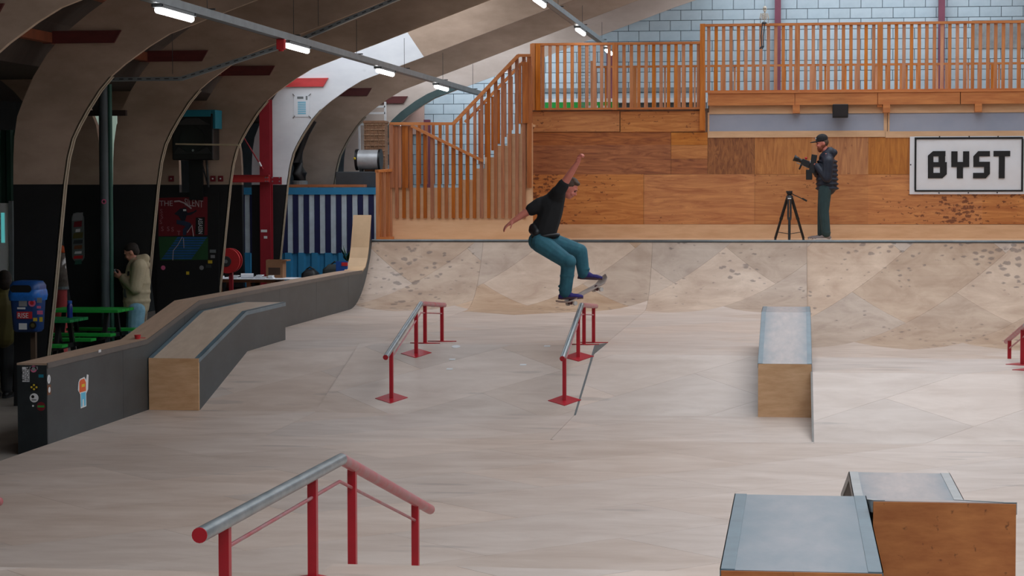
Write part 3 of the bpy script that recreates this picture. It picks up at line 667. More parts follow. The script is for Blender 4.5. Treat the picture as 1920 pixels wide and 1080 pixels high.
wp(998, 209, 1162, 247, FIRA, .03, 'fascia_panel'); wp(1163, 209, 1323, 247, FIRA, .03, 'fascia_panel')
wp(1327, 246, 1660, 257, LPINE, .03, 'rail_board'); wp(1660, 246, 1995, 257, LPINE, .03, 'rail_board'); wp(1995, 246, 2260, 257, LPINE, .03, 'rail_board')
for i, (a_, b_) in enumerate(((1330, 1657), (1668, 1990), (2000, 2260))):
    p, q = WY(YWL, a_, 212), WY(YWL, b_, 246)
    wn = thing('window_%d' % (i+1), (p.x, YWL, q.z), ['long frosted grey-blue window strip above the cameraman', 'long frosted grey-blue window strip above the banner', 'frosted window strip outside the picture on the right'][i], 'window', kind='structure')
    MB().box((p.x, YWL+.012, q.z), (q.x, YWL+.02, p.z)).build('pane', FROST, wn)
    MB().box((p.x-.03, YWL, q.z-.01), (p.x, YWL+.03, p.z+.01)).box((q.x, YWL, q.z-.01), (q.x+.06, YWL+.03, p.z+.01)).build('window_frame', LPINE, wn)
# balcony: floor, fascia beams, soffit board, brackets
ZF = 4.285
bal = thing('balcony', (0, YWL, ZD), 'timber mezzanine balcony above the plywood wall', 'balcony', kind='structure')
MB().box((-1.6, YWL+.05, 4.0), (XRT, 46.6, ZF-.02)).build('balcony_floor', GAP, bal)
MB().box((-4.84, YWL+.05, 3.8), (-1.6, 46.6, 3.96)).build('landing_floor', GAP, bal)
for a_, b_ in ((1327, 1490), (1491, 1645), (1646, 1800), (1801, 1960), (1961, 2260)):
    p, q = WY(YWL-.1, a_, 177), WY(YWL-.1, b_, 199)
    MB().box((p.x+.003, YWL-.12, 4.045), (q.x-.003, YWL-.07, 4.262)).build('fascia_beam', PINER, bal)
MB().box((-1.6, YWL-.14, 4.262), (XRT, YWL+.05, ZF)).build('edge_board', PINER, bal)
p = WY(YWL, 1500, 213); MB().box((-1.58, YWL-.01, p.z), (XRT, YWL+.06, 4.05)).build('soffit_board', LPINE, bal)
for px, y0, y1 in ((1493, 186, 212), (1662, 196, 211), (1834, 194, 210), (2010, 194, 210)):
    a_, b_ = WY(YWL-.1, px-6.5, y0), WY(YWL-.1, px+6.5, y1); MB().box((a_.x, YWL-.17, b_.z), (b_.x, YWL-.01, min(a_.z, 4.05))).build('joist_end', PINER, bal)

def railing(name, x0, x1, Yp, z0, z1, n, label, sw=.06, sd=.035, mat=PINE, posts=(), thick=.045, bottom=True, proto_off=0):
    r = thing(name, ((x0+x1)/2, Yp, z0), label, 'railing')
    MB().box((x0, Yp-.04, z1-thick), (x1, Yp+.04, z1)).build('handrail', PINER, r)
    if bottom: MB().box((x0, Yp-.03, z0), (x1, Yp+.03, z0+.035)).build('bottom_rail', PINER, r)
    zb = z0+(.035 if bottom else 0)
    h = z1-thick-zb; me = MB().box((-sw/2, -sd/2, 0), (sw/2, sd/2, h)).mesh('baluster'); me.materials.append(mat)
    for i in range(n):
        o = bpy.data.objects.new('baluster', me); COL.objects.link(o); o.parent = r
        o.location = (x0+(x1-x0)*(i+.5)/n-(x0+x1)/2, random.uniform(-.004, .004), zb-z0)
    for xp, zl, zh in posts: MB().box((xp-.045, Yp-.05, zl), (xp+.045, Yp+.045, zh)).build('post', PINE, r)
    return r
p1, p2 = WY(YWL-.05, 1322, 45), WY(YWL-.05, 1920, 40)
pc = WY(YWL-.05, 1322, 60).x; xa = pc
sp = .1345
railing('balcony_railing', xa, xa+sp*58, YWL-.05, ZF, 5.525, 58, 'tall upper balcony railing of orange pine slats above the banner and cameraman', posts=((WY(YWL-.1, 1495, 100).x, 4.0, 5.5), (WY(YWL-.1, 1650, 100).x, 4.0, 5.5)))
xl = WY(YWL-.05, 997, 100).x
railing('landing_railing', xl, pc-.05, YWL-.05, 3.985, 5.21, 23, 'lower landing railing of orange pine slats left of the tall balcony', posts=((xl+.02, 3.98, 5.2), (xl+.12, 3.98, 5.2), (pc-.045, 3.6, 5.53), (WY(YWL-.05, 1153, 100).x, 3.98, 5.2)))
xb = WY(46.5, 1108, 125).x
railing('rear_railing', xb, xb+24*.5, 46.5, ZF-.3, 5.19, 56, 'distant low slatted railing in front of the block wall, across the mezzanine', sw=.042, sd=.04, posts=[(xb+.04, 3.96, 5.3)]+[(xb+.95*i, 3.96, 5.15) for i in range(1, 13)])
# speaker box under the balcony
p, q = WY(YWL-.16, 1561, 196), WY(YWL-.16, 1590, 221)
spk = thing('wall_speaker', ((p.x+q.x)/2, YWL-.1, q.z), 'small black square loudspeaker under the balcony edge', 'speaker')
MB().box((p.x, YWL-.34, q.z), (q.x, YWL-.125, p.z)).build('cabinet', BLACK, spk, bevel=.01); MB().box((p.x+.02, YWL-.352, q.z+.02), (q.x-.02, YWL-.34, p.z-.02)).build('grille', pm('grille', S(36, 30, 30), .8), spk)
MB().box(((p.x+q.x)/2-.04, YWL-.125, p.z-.12), ((p.x+q.x)/2+.04, YWL-.01, p.z-.06)).build('bracket', BLACK, spk)

# banner with black frame and blocky letters
YN = YWL-.012
a_, b_ = WY(YN, 1706, 256), WY(YN, 1929, 364)
ban = thing('banner', (a_.x, YN, b_.z), 'white vinyl banner with black frame and the letters BYST', 'banner')
nx, nz = 24, 12; mb = MB(); vs = []; fs = []
for side in (0, 1):
    for j in range(nz+1):
        for i in range(nx+1):
            u, v_ = i/nx, j/nz; edge = min(1, 6*min(u, 1-u), 6*min(v_, 1-v_))
            wv = (sin(u*9+v_*7)*.5+sin(u*4-v_*11)*.5)*.008*edge
            vs.append((a_.x+(b_.x-a_.x)*u, YN-.016+wv*.9+(.004 if side else 0), b_.z+(a_.z-b_.z)*v_))
k = (nx+1)*(nz+1)
for j in range(nz):
    for i in range(nx):
        q = j*(nx+1)+i; fs += [(q, q+1, q+nx+2, q+nx+1), (k+q, k+q+nx+1, k+q+nx+2, k+q+1)]
mb.add(vs, fs).build('sheet', pm('vinyl', S(228, 230, 234), .45, var=.02), ban, smooth=True)
ZX = lambda zx, zy: WY(YN-.03, 1300+zx/3.097, 160+zy/3.097)
def bpoly(pts, name='letter', holes=()):
    q = [ZX(*p) for p in pts]; n = len(q)
    m_ = MB().add([(p.x, YN-.032, p.z) for p in q]+[(p.x, YN-.026, p.z) for p in q], [list(range(n)), list(range(n, 2*n))[::-1]]+[(i, n+i, n+(i+1) % n, (i+1) % n) for i in range(n)])
    return m_
def brects(name, rects, polys=()):
    m_ = MB()
    for x0, y0, x1, y1 in rects:
        p, q = ZX(x0, y0), ZX(x1, y1); m_.box((p.x, YN-.032, q.z), (q.x, YN-.026, p.z))
    for pl in polys: t = bpoly(pl); m_.add(t.v, t.f)
    return m_.build(name, T_['black'], ban)
brects('black_frame', [(1285, 302, 1915, 311), (1285, 608, 1915, 617), (1285, 311, 1294, 608), (1906, 311, 1915, 608)])
brects('letter_b', [(1394, 382, 1464, 412), (1394, 446, 1472, 474), (1394, 508, 1432, 540), (1424, 412, 1462, 446), (1432, 474, 1472, 508)], [[(1362, 540), (1362, 408), (1392, 382), (1394, 382), (1394, 540)], [(1432, 540), (1432, 508), (1472, 508), (1472, 516), (1446, 540)]])['label'] = 'black letter B'
brects('letter_y', [(1498, 383, 1534, 445), (1566, 383, 1602, 445), (1498, 445, 1602, 474), (1530, 474, 1566, 540)])['label'] = 'black letter Y'
brects('letter_s', [(1654, 382, 1722, 412), (1626, 412, 1660, 444), (1626, 444, 1722, 474), (1688, 474, 1722, 508), (1624, 508, 1688, 540)], [[(1626, 412), (1654, 382), (1654, 412)], [(1688, 540), (1688, 508), (1722, 508), (1722, 514), (1698, 540)]])['label'] = 'black letter S'
brects('letter_t', [(1743, 381, 1840, 412), (1774, 412, 1808, 540)])['label'] = 'black letter T'
for zx, zy in ((1430, 298), (1602, 297), (1770, 297), (1427, 625), (1597, 624), (1765, 623), (1262, 461)):
    c = ZX(zx, zy); disc((c.x, YN-.018, c.z), .013, XR, ZU, .004, 10).build('eyelet', DARK, ban)

# ------------------------------------------------------------ staircase with slatted sides
YF = 38.0; st = thing('staircase', (-6.2, YF, ZD), 'orange pine staircase with slatted sides left of the plywood wall', 'staircase')
G = lambda x, y, Yp=YF: WY(Yp, x, y)
STP = pm('stair_panel', S(236, 196, 156), .55, col2=S(224, 180, 138), scale=1.8, stretch=(1, 3, 5), detail=7)
def spanel(x0, y0, x1, y1, Yp, th, mt, name, par=None):
    a, b = G(x0, y0, Yp), G(x1, y1, Yp); return MB().box((a.x, Yp, max(b.z, ZD)), (b.x, Yp+th, a.z)).build(name, mt, par or st)
spanel(735, 411, 999, 460, YF+.04, .04, STP, 'skirting_board')
spanel(735, 352, 867, 411, YF+.05, .03, STP, 'riser_panel'); spanel(867, 352, 999, 411, YF+.05, .03, STP, 'riser_panel')
steps = [(866, 337), (888, 316), (909, 295), (929, 273), (951, 251), (976, 231)]
for i, (x0, y0) in enumerate(steps):
    x1 = steps[i+1][0] if i < 5 else 999
    spanel(x0, y0, x1, 352, YF+.05, .03, STP, 'stringer_panel')
    a, b = G(x0, y0, YF), G(min(x1+4, 990), y0, YF); MB().box((a.x, YF+.08, a.z-.04), (b.x, YF+1.1, a.z)).build('tread', LPINE, st)
U = lambda x: 233 if x <= 850 else (233-(x-850)*(128/121) if x < 971 else 105)
Dn = lambda x: 238+(x-773)*.48
def slat(x, yt, yb, Yp, w_=.062, mt=PINES, name='slat', d_=.04):
    t, b = G(x, yt, Yp), G(x, yb, Yp); return MB().box((t.x-w_/2, Yp, b.z), (t.x+w_/2, Yp+d_, t.z)).build(name, mt, st)
x = 743.5
while x < 990:
    top = (Dn(x) if x > 773 else 236) if x < 905 else U(x)
    slat(x, top, 409, YF); x += 13.25
for i in range(6): slat(737+i*6.3, 236, 352, YF-.02+(i % 2)*.04, .052)
x = 786
while x < 905:
    slat(x, U(x), 345, YF+.95, .055, d_=.035); x += 13.0
x = 893
while x < 992:
    slat(x+6, min(U(x)+19, 225) if x < 975 else 120, U(x)+120, YF+1.0, .045, d_=.035); x += 12
def barr(p, q, wx, wz, name='handrail'): return MB().obox(p, q, wx, wz).build(name, PINER, st)
for Yp, off in ((YF-.02, 0),):
    barr(G(731, 232, Yp), G(851, 232, Yp), .06, .05); barr(G(850, 232, Yp), G(972, 104, Yp), .06, .06); barr(G(971, 104, Yp), G(996, 104, Yp), .06, .05)
barr(G(771, 236, YF-.03), G(906, 302, YF-.03), .05, .05); barr(G(872, 229, YF+1.0), G(985, 112, YF+1.0), .05, .05)
slat(733, 234, 352, YF-.05, .07, name='newel_post', d_=.09); slat(992, 104, 352, YF-.03, .075, name='newel_post', d_=.09); slat(985, 116, 231, YF-.04, .1, name='newel_post', d_=.05)
for i in range(5): slat(975+i*5.2, 118+i*1.5, 409 if i > 2 else 232, YF-.01+i*.03, .04)
# low return railing at the stair foot
for i in range(7):
    f = i/6; Yp = 37.55+f*.45; t, b = G(708+f*24, 322, Yp), G(708+f*24, 446, Yp); MB().box((t.x-.03, Yp-.02, ZD), (t.x+.03, Yp+.02, t.z)).build('slat', PINE, st)
a, b = G(706, 321, 37.53), G(735, 319, 38.0); MB().obox(a, b, .07, .05).build('handrail', PINER, st)
MB().box((-7.40, 37.5, ZD), (-7.18, 38.0, ZD+.05)).build('kerb', PINER, st)
# skeleton decoration hung on the balcony
BONE = pm('bone', S(200, 190, 174), .7, var=.1); DBONE = pm('dark_bone', S(70, 74, 80), .7)
sx = WY(39.0, 1433, 50); skl = thing('hanging_skeleton', (sx.x, 39.0, 4.75), 'small plastic skeleton hanging on the balcony railing', 'decoration')
K = lambda px, py, dy=0: WY(39.0, px, py)+V((0, dy, 0))
MB().ball(K(1434, 16), (.035, .04, .048)).ball(K(1434, 21)+V((0, -.015, 0)), (.022, .025, .022)).build('skull', BONE, skl, smooth=True)
for d_ in (-.013, .013): MB().ball(K(1434, 16.5)+V((d_, -.036, 0)), .009, nu=8, nv=6).build('eye_socket', T_['black'], skl)
rb_ = MB()
for i in range(5):
    c = K(1433, 26+i*2.4); n = 12; rr = .05-.004*abs(i-2)
    rb_.tube([c+V((rr*cos(2*pi*j/n), rr*.7*sin(2*pi*j/n), -.008*cos(4*pi*j/n))) for j in range(n+1)], .006, 6)
rb_.tube([K(1434, 20), K(1433, 42)], .009, 8).build('ribcage', BONE, skl, smooth=True)
MB().ball(K(1433, 43), (.045, .03, .022)).build('pelvis', DBONE, skl, smooth=True)
for s_ in (-1, 1):
    MB().tube([K(1433+6*s_, 25), K(1433+8*s_, 34), K(1433+7*s_, 43)], .009, 7).ball(K(1433+7*s_, 44), .014).build('arm', BONE, skl, smooth=True)
    MB().tube([K(1432+2*s_, 44), K(1429+2*s_, 68), K(1430+1.5*s_, 86)], .011, 7).capsule(K(1430+1.5*s_, 87), K(1427+2*s_, 91), .014, .012).build('leg', DBONE, skl, smooth=True)
MB().tube([K(1434, 12), K(1434, 3), K(1434, -3)+V((0, .1, 0))], .003, 5).build('string', DARK, skl)
# hanging nets behind the landing
for px, w_, y0, y1, nm in ((1013, 17, 10, 204, 'grey mesh net hanging in a narrow strip behind the left landing post'), (1097, 18, 80, 204, 'narrow grey mesh net gathered behind the middle of the landing railing')):
    a, b = WY(45, px-w_/2, y0), WY(45, px+w_/2, y1); mb = MB(); n = 6
    for i in range(n+1):
        xx = a.x+(b.x-a.x)*i/n; mb.tube([(xx, 45+.03*sin(i*2), a.z), (xx, 45+.03*sin(i*2), max(b.z, 3.96))], .006, 4)
    zz = max(b.z, 3.96)
    while zz < a.z: mb.tube([(a.x, 45, zz), ((a.x+b.x)/2, 45.03, zz), (b.x, 45, zz)], .005, 4); zz += .07
    mb.build('safety_net', GREYP, label=nm, cat='net', group='hanging nets')
# ------------------------------------------------------------ hanging trays and lamps
def tray(label, X0, Z0, ya, yb, lamps, hang):
    r = thing('cable_tray', (X0, ya, Z0), label, 'cable tray')
    MB().box((X0-.05, ya, Z0), (X0+.05, yb, Z0+.012)).box((X0-.052, ya, Z0), (X0-.042, yb, Z0+.085)).box((X0+.042, ya, Z0), (X0+.052, yb, Z0+.085)).build('channel', GREY, r)
    for y in hang:
        MB().tube([(X0, y, Z0+.05), (X0, y, 4.83+(X0+6.41)*.37+.1)], .004, 5).build('hanger_wire', DARK, r); MB().box((X0-.09, y-.015, Z0+.085), (X0+.09, y+.015, Z0+.1)).build('hanger_clip', DARK, r)
    for i, (y, lb) in enumerate(lamps):
        l = thing('tube_lamp', (X0, y, Z0-.09), lb, 'lamp', 'tube lamps under the cable trays')
        MB().box((X0-.045, y, Z0-.035), (X0+.045, y+1.25, Z0-.002)).build('lamp_housing', GREYP, l)
        MB().capsule((X0, y+.04, Z0-.06), (X0, y+1.21, Z0-.06), .035, .035).build('diffuser', LAMP, l, smooth=True)
        for yy in (y+.02, y+1.2): MB().box((X0-.058, yy-.012, Z0-.03), (X0+.058, yy+.012, Z0-.002)).build('clamp', DARK, l)
    return r
Z1 = 4.4; Z2 = 5.43
lampy = lambda px, py, Zt: WZ(Zt-.06, px, py).y
tray('long galvanised cable tray running under the arches on the left', -6.28, Z1, 16.0, 43.0,
     [(lampy(302, 18, Z1), 'lit tube lamp nearest the viewer under the left cable tray'), (lampy(556, 84, Z1), 'lit tube lamp beside the small red box under the tray'), (lampy(707, 132, Z1), 'lit tube lamp in front of the white arch, third along the left tray'), (lampy(827, 162, Z1), 'lit tube lamp farthest along the left cable tray')], [19.0, 22.5, 26.5, 30.4, 34.2, 38.0, 41.6])
tray('cable tray higher up behind the landing railing', -3.87, Z2, 24.0, 45.0, [(lampy(1012, -2, Z2), 'lit tube lamp at the top edge above the landing railing'), (lampy(1092, 55, Z2), 'lit tube lamp just above the landing handrail'), (lampy(1150, 94, Z2), 'lit tube lamp seen through the landing slats')], [27, 31, 35, 39, 43])
p = WZ(Z1-.06, 549, 84); rbx = thing('alarm_box', (-6.28, p.y-.18, Z1-.14), 'small red alarm box under the cable tray crossing', 'box')
MB().box((-6.33, p.y-.24, Z1-.13), (-6.23, p.y-.14, Z1-.001)).build('box_body', T_['red'], rbx, bevel=.008); MB().lathe([(.03, -.15), (.034, -.13)], (-6.28, p.y-.19, Z1), 12).build('beacon', T_['red'], rbx)
ct = thing('cable_tray', (-8.2, 28.0, 4.0), 'perforated galvanised cable tray rising along the arch behind the beige-coated man', 'cable tray')
CP = [(-9.18, 4.035), (-8.18, 4.035), (-6.64, 4.50), (-5.27, 5.05), (-2.5, 6.1)]
for a, b in zip(CP, CP[1:]):
    MB().obox((a[0], 28.0, a[1]), (b[0], 28.0, b[1]), .1, .05).build('channel', GREY, ct)
    d = V((b[0]-a[0], 0, b[1]-a[1])); n = int(d.length/.12)
    sl = MB()
    for i in range(n): c = V((a[0], 27.945, a[1]))+d*((i+.5)/n); sl.obox(c-d.normalized()*.03, c+d.normalized()*.03, .008, .012)
    sl.build('perforations', DARK, ct, kind='stuff')
for xx in (-8.3, -6.3, -5.4): MB().tube([(xx, 28.0, 4.1+max(0, (xx+8.18)*.33)), (xx, 28.0, 5.0+(xx+8.18)*.37)], .004, 5).build('hanger_wire', DARK, ct)

# ------------------------------------------------------------ left side: steelwork, walls, door
gw = thing('wall_aisle', (-12, 27.6, -.1), 'dark green corrugated sheet wall at the left edge', 'wall', kind='structure')
mb = MB(); x = -13.8; pts = []
while x < -9.95: pts += [(x, 27.6), (x+.06, 27.6), (x+.09, 27.56), (x+.15, 27.56)]; x += .18
poly = pts+[(q[0], q[1]+.02) for q in pts[::-1]]
mb.prism(poly, -.1, 3.35, 2).build('corrugated_sheet', DKGREEN, gw)
d0, d1 = WY(27.5, -90, 381), WY(27.5, 24, 530)
dr = thing('door_1', (d1.x, 27.5, -.1), 'white door with a narrow glazed slot at the left edge', 'door', kind='structure')
MB().box((d0.x, 27.48, -.1), (d1.x, 27.55, d0.z)).build('door_leaf', WHITE, dr)
c, e = WY(27.47, 1.5, 399), WY(27.47, 8.5, 455)
MB().box((c.x, 27.474, e.z), (e.x, 27.485, c.z)).build('glazed_slot', pm('lit_slot', S(120, 220, 220), .3, emit=S(110, 225, 225), estr=.6), dr)
MB().box((d1.x-.03, 27.46, -.1), (d1.x+.02, 27.56, d0.z+.03)).build('door_frame', GREYP, dr)
# narrow daylit windows between the back-to-back legs
a, b = WY(30.5, 170, 217), WY(30.5, 220, 350); wn = thing('window_4', (a.x, 30.5, b.z), 'narrow daylit window slit between two arch legs', 'window', kind='structure')
MB().box((a.x, 30.5, b.z), (b.x, 30.53, a.z)).build('pane', pm('daylit_pane', S(200, 220, 206), .5, col2=S(150, 170, 158), scale=1.2, emit=S(190, 215, 200), estr=.55), wn)
MB().box((a.x-.05, 30.49, b.z-.05), (b.x+.05, 30.55, b.z)).box((a.x-.05, 30.49, a.z), (b.x+.05, 30.55, a.z+.05)).build('window_frame', DARK, wn)
a, b = WY(28.7, 161, 207), WY(28.7, 237, 217); MB().box((a.x, 28.66, b.z), (b.x, 28.74, a.z)).build('cross_beam', pm('dark_wood_beam', S(52, 36, 32), .7), label='short dark timber cross beam over the window slit', cat='beam')
def col(px, py, Yp, r, mt, label, z1):
    c = WY(Yp, px, py); o = thing('steel_post', (c.x, Yp, -.1), label, 'post', 'steel posts by the window slit')
    MB().lathe([(r, -.1), (r, z1)], (c.x, Yp, 0), 18).build('post_tube', mt, o, smooth=True); MB().box((c.x-r-.005, Yp-r-.04, -.1), (c.x+r+.005, Yp+r+.0, -.08)).build('foot_plate', mt, o)
    return o
o = col(195, 345, 28.5, .062, pm('slate_post', S(74, 82, 86), .5), 'round slate-grey steel post with a small pink sticker', 4.0)
c = WY(28.435, 195, 378); disc(c, .035, XR, ZU, .003).build('sticker', T_['pink'], o); disc(c+V((0, -.003, 0)), .018, XR, ZU, .002).build('sticker_print', DARK, o.children[-1])
col(207.5, 345, 28.6, .03, TEALG, 'slim green steel post beside the grey round post', 4.0)
# red steel frame in front of the white arch
YS_ = 36.4
rs = thing('red_steel_frame', (WY(YS_, 497, 345).x, YS_, -.1), 'bright red steel column with bolted beam and tie rod', 'column')
c = WY(YS_, 497, 345).x
MB().box((c-.095, YS_, -.1), (c+.095, YS_+.014, 4.1)).box((c-.095, YS_+.16, -.1), (c+.095, YS_+.174, 4.1)).build('column_flange', STEELRED, rs)
MB().box((c-.006, YS_+.014, -.1), (c+.006, YS_+.16, 4.1)).build('column_web', STEELRED, rs)
a, b = WY(YS_-.05, 433, 328), WY(YS_-.05, 505, 342)
MB().box((a.x, YS_-.05, b.z+.012), (b.x, YS_-.035, a.z-.012)).build('beam_web', BRED, rs); MB().box((a.x, YS_-.1, a.z-.012), (b.x, YS_, a.z)).box((a.x, YS_-.1, b.z), (b.x, YS_, b.z+.012)).build('beam_flange', STEELRED, rs)
a, b = WY(YS_-.02, 505, 332), WY(YS_-.02, 528, 346); MB().box((a.x, YS_-.03, b.z), (b.x, YS_, a.z)).build('splice_plate', STEELRED, rs)
for px in (498, 502, 511, 524):
    for py in (333, 340): disc(WY(YS_-.055, px, py), .012, XR, ZU, .01, 8).build('bolt', GREY, rs)
MB().tube([WY(YS_-.03, 457, 258), WY(YS_-.03, 486, 305), WY(YS_-.03, 493, 317)], .012, 8).build('tie_rod', STEELRED, rs); MB().tube([WY(YS_-.035, 486, 304), WY(YS_-.035, 490, 312)], .016, 8).build('turnbuckle', WHITE, rs)
for px, py, w_ in ((495, 433, .11), (498, 445, .06)): plate(rect(w_, .045), WY(YS_-.002, px, py), XR, ZU, .002).build('sticker', T_['white'], rs)
# notice on the white arch
YN2 = AY[4]-.006
a, b = WY(YN2, 551, 178), WY(YN2, 581, 219); nt = thing('paper_notice', ((a.x+b.x)/2, YN2, b.z), 'white paper notice with cyan lines taped to the white arch', 'notice')
MB().box((a.x, YN2-.004, b.z), (b.x, YN2-.001, a.z)).build('sheet', PAPER, nt)
for i in range(7): z = a.z-.12-i*.033; MB().box((a.x+.07, YN2-.006, z-.017), (b.x-.07, YN2-.004, z)).build('cyan_line', T_['cyan'], nt)
MB().box((a.x+.06, YN2-.006, a.z-.07), (a.x+.17, YN2-.004, a.z-.03)).box((b.x-.07, YN2-.006, a.z-.09), (b.x-.04, YN2-.004, a.z-.02)).build('heading', GREYP, nt)
for x_, z_, s_ in ((a.x, a.z, 1), (b.x, a.z, -1), (a.x, b.z, -1), (b.x, b.z, 1)): MB().obox((x_-.02, YN2-.006, z_+.02*s_), (x_+.02, YN2-.006, z_-.02*s_), .004, .025, (0, 1, 0)).build('tape', T_['black'], nt)

# ------------------------------------------------------------ loudspeaker, mural board, fittings on the fourth arch
YD = AY[3]
a, b = WY(YD-.45, 322, 210), WY(YD-.45, 400, 300)
ls = thing('loudspeaker', ((a.x+b.x)/2, YD-.25, b.z), 'big black loudspeaker draped with a teal cloth, mounted on an arch', 'speaker')
cx, hw = (a.x+b.x)/2, (b.x-a.x)/2
MB().prism([(cx-hw, b.z), (cx+hw, b.z), (cx+hw*1.0, a.z-.04), (cx+hw*.8, a.z), (cx-hw*.8, a.z), (cx-hw, a.z-.04)], YD-.45, YD-.08, 1).build('cabinet', BLACK, ls, bevel=.02)
MB().prism([(cx-hw*.85, a.z-.2), (cx+hw*.85, a.z-.2), (cx+hw*.3, a.z-.1), (cx-hw*.3, a.z-.1)], YD-.462, YD-.45, 1).build('horn', pm('horn_grey', S(60, 58, 58), .5), ls)
disc((cx, YD-.452, b.z+.32), .2, XR, ZU, .012, 28).build('woofer', pm('woofer', S(12, 12, 13), .35), ls)
MB().prism([(cx-hw*.9, b.z+.1), (cx+hw*.9, b.z+.1), (cx+hw*.7, b.z+.2), (cx+hw*.3, b.z+.13), (cx-hw*.3, b.z+.13), (cx-hw*.7, b.z+.2)], YD-.465, YD-.45, 1).build('grille_bar', pm('horn_grey2', S(46, 46, 48), .5), ls)
disc((cx+.01, YD-.466, b.z+.15), .02, XR, ZU, .004, 10).build('badge', GREY, ls)
MB().box((cx-hw*.95, YD-.47, a.z-.03), (cx+hw*1.12, YD-.06, a.z+.03)).box((cx+hw*1.0, YD-.47, a.z-.26), (cx+hw*1.13, YD-.08, a.z)).box((cx-hw*.95, YD-.475, a.z-.075), (cx+hw*.9, YD-.462, a.z+.02)).build('teal_cloth', T_['teal'], ls, bevel=.015)
for x0, x1 in ((cx+.04, cx+.12), (cx+.13, cx+.12)): MB().obox((x0, YD-.12, b.z), (x1+.03, YD-.1, b.z-.42), .025, .025).build('bracket_strut', BLACK, ls)
MB().box((cx-.16, YD-.11, b.z-.62), (cx+.06, YD-.06, b.z+.05)).build('back_plate', BLACK, ls)
for i, (px, py) in enumerate(((321, 335), (364, 335), (399, 335), (413.5, 335))):
    c = WY(YD-.05, px, py); o = thing('anchor_plate', (c.x, YD-.04, c.z-.045), ['red anchor plate leftmost in the row under the loudspeaker', 'red anchor plate just right of the speaker back plate', 'red anchor plate, left of the close pair by the arch edge', 'red anchor plate, right of the close pair by the arch edge'][i], 'plate', 'red anchor plates')
    MB().box((c.x-.042, YD-.05, c.z-.045), (c.x+.042, YD-.035 if px > 340 else YD-.035, c.z+.045)).build('plate', T_['darkred'], o); disc((c.x, YD-.052, c.z), .013, XR, ZU, .014, 8).build('bolt', WHITE, o)
pa, pb = WY(YD-.5, 329, 270), WY(YD-.5, 450, 272); MB().tube([pa, pb], .014, 8).build('pale_conduit', pm('pale_conduit', S(196, 182, 150), .6), label='thin pale conduit rod across the front of the loudspeaker', cat='conduit')
# backboard with mural
a, b = WY(YD-.06, 298, 361), WY(YD-.06, 418, 575)
bd = thing('mural_board', ((a.x+b.x)/2, YD-.04, -.1), 'black board with a painted red, green and blue skate mural', 'mural')
MB().box((a.x-.05, YD-.05, -.1), (b.x-.06, YD-.032, a.z)).build('board', BLACKP, bd)
Q = lambda px, py: WY(YD-.055, px, py)
def mp_(pts, mt, name, k=0): return plate([(Q(*p).x, Q(*p).z) for p in pts], (0, YD-.051-.0015*k, 0), XR, ZU, .0015).build(name, mt, bd)
mp_([(297, 371), (389, 369), (389, 441), (297, 443)], T_['darkred'], 'red_field'); mp_([(297, 444), (390, 444), (390, 487), (300, 488)], pm('mural_green', S(38, 84, 46), .6), 'green_field')
for i in range(9):
    t = i/9; y0 = 444.5+t*43; x0 = 333-t*31; x1 = 389-t*31
    mp_([(x0, y0), (x1, y0), (x1-3, y0+3.2), (x0-3, y0+3.2)], pm('mural_blue', S(36, 96, 160), .6), 'blue_step', 1)
FIG = pm('mural_figure', S(26, 30, 44), .7)
mp_([(330, 398), (338, 391), (346, 391), (352, 399), (362, 397), (368, 393), (369, 396), (358, 403), (350, 404), (347, 414), (340, 414), (335, 405), (327, 401)], FIG, 'painted_torso', 2)
mp_([(331, 412), (345, 414), (357, 418), (360, 425), (350, 432), (349, 441), (343, 441), (343, 430), (348, 424), (331, 420)], pm('mural_jeans', S(38, 52, 78), .7), 'painted_legs', 2)
disc(Q(346, 394)+V((0, -.004, 0)), .04, XR, ZU, .0015).build('painted_head', FIG, bd); plate(rect(.05, .03), Q(346.5, 394)+V((0, -.006, 0)), XR, ZU, .001).build('painted_eyes', T_['white'], bd)
CH = pm('chalk', S(190, 170, 172), .8)
def stroke(pts, r=.007, mt=CH, name='painted_line'): return MB().tube([Q(*p)+V((0, -.004, 0)) for p in pts], r, 5).build(name, mt, bd)
stroke([(327, 378), (336, 377), (346, 381), (359, 391)], .013); stroke([(351, 436), (360, 423), (363, 443)], .008); stroke([(342, 444), (333, 460), (325, 470), (324, 488)], .005); stroke([(344, 446), (345, 465)], .005)
text('painted_word', 'THE', .12, CH, bd, Q(299, 386)+V((0, -.004, 0)), XR, ZU, .001); text('painted_word', 'SILENT', .16, CH, bd, Q(346, 385)+V((0, -.004, 0)), (1, 0, -.12), ZU, .001, squash=.62)
mp_([(367, 408), (384, 407), (383, 440), (366, 440)], T_['black'], 'black_tag', 1); text('painted_word', 'ASSASSIN', .1, PAPER, bd, Q(372, 409)+V((0, -.007, 0)), -ZU, XR, .001, squash=.6)
for ch, px, py in (('S', 300, 400), ('S', 301, 410), ('S', 299, 420), ('S', 302, 433), ('S', 313, 433), ('S', 321, 434), ('T', 332, 441)): text('painted_word', ch, .1, pm('chalk_red', S(170, 110, 116), .8), bd, Q(px, py)+V((0, -.004, 0)), XR, ZU, .001)
for px, py, mt in ((306, 502, T_['pink']), (378, 502, T_['grey'])): disc(Q(px, py), .036, XR, ZU, .003).build('sticker', mt, bd)
for px, py, w_, mt in ((399, 471, .1, GREYP), (399, 481, .07, T_['grey']), (394, 491, .07, T_['yellow']), (391, 499, .09, DARK), (352, 512, .05, T_['yellow'])): plate(rect(w_, .05), Q(px, py), XR, ZU, .003).build('sticker', mt, bd)
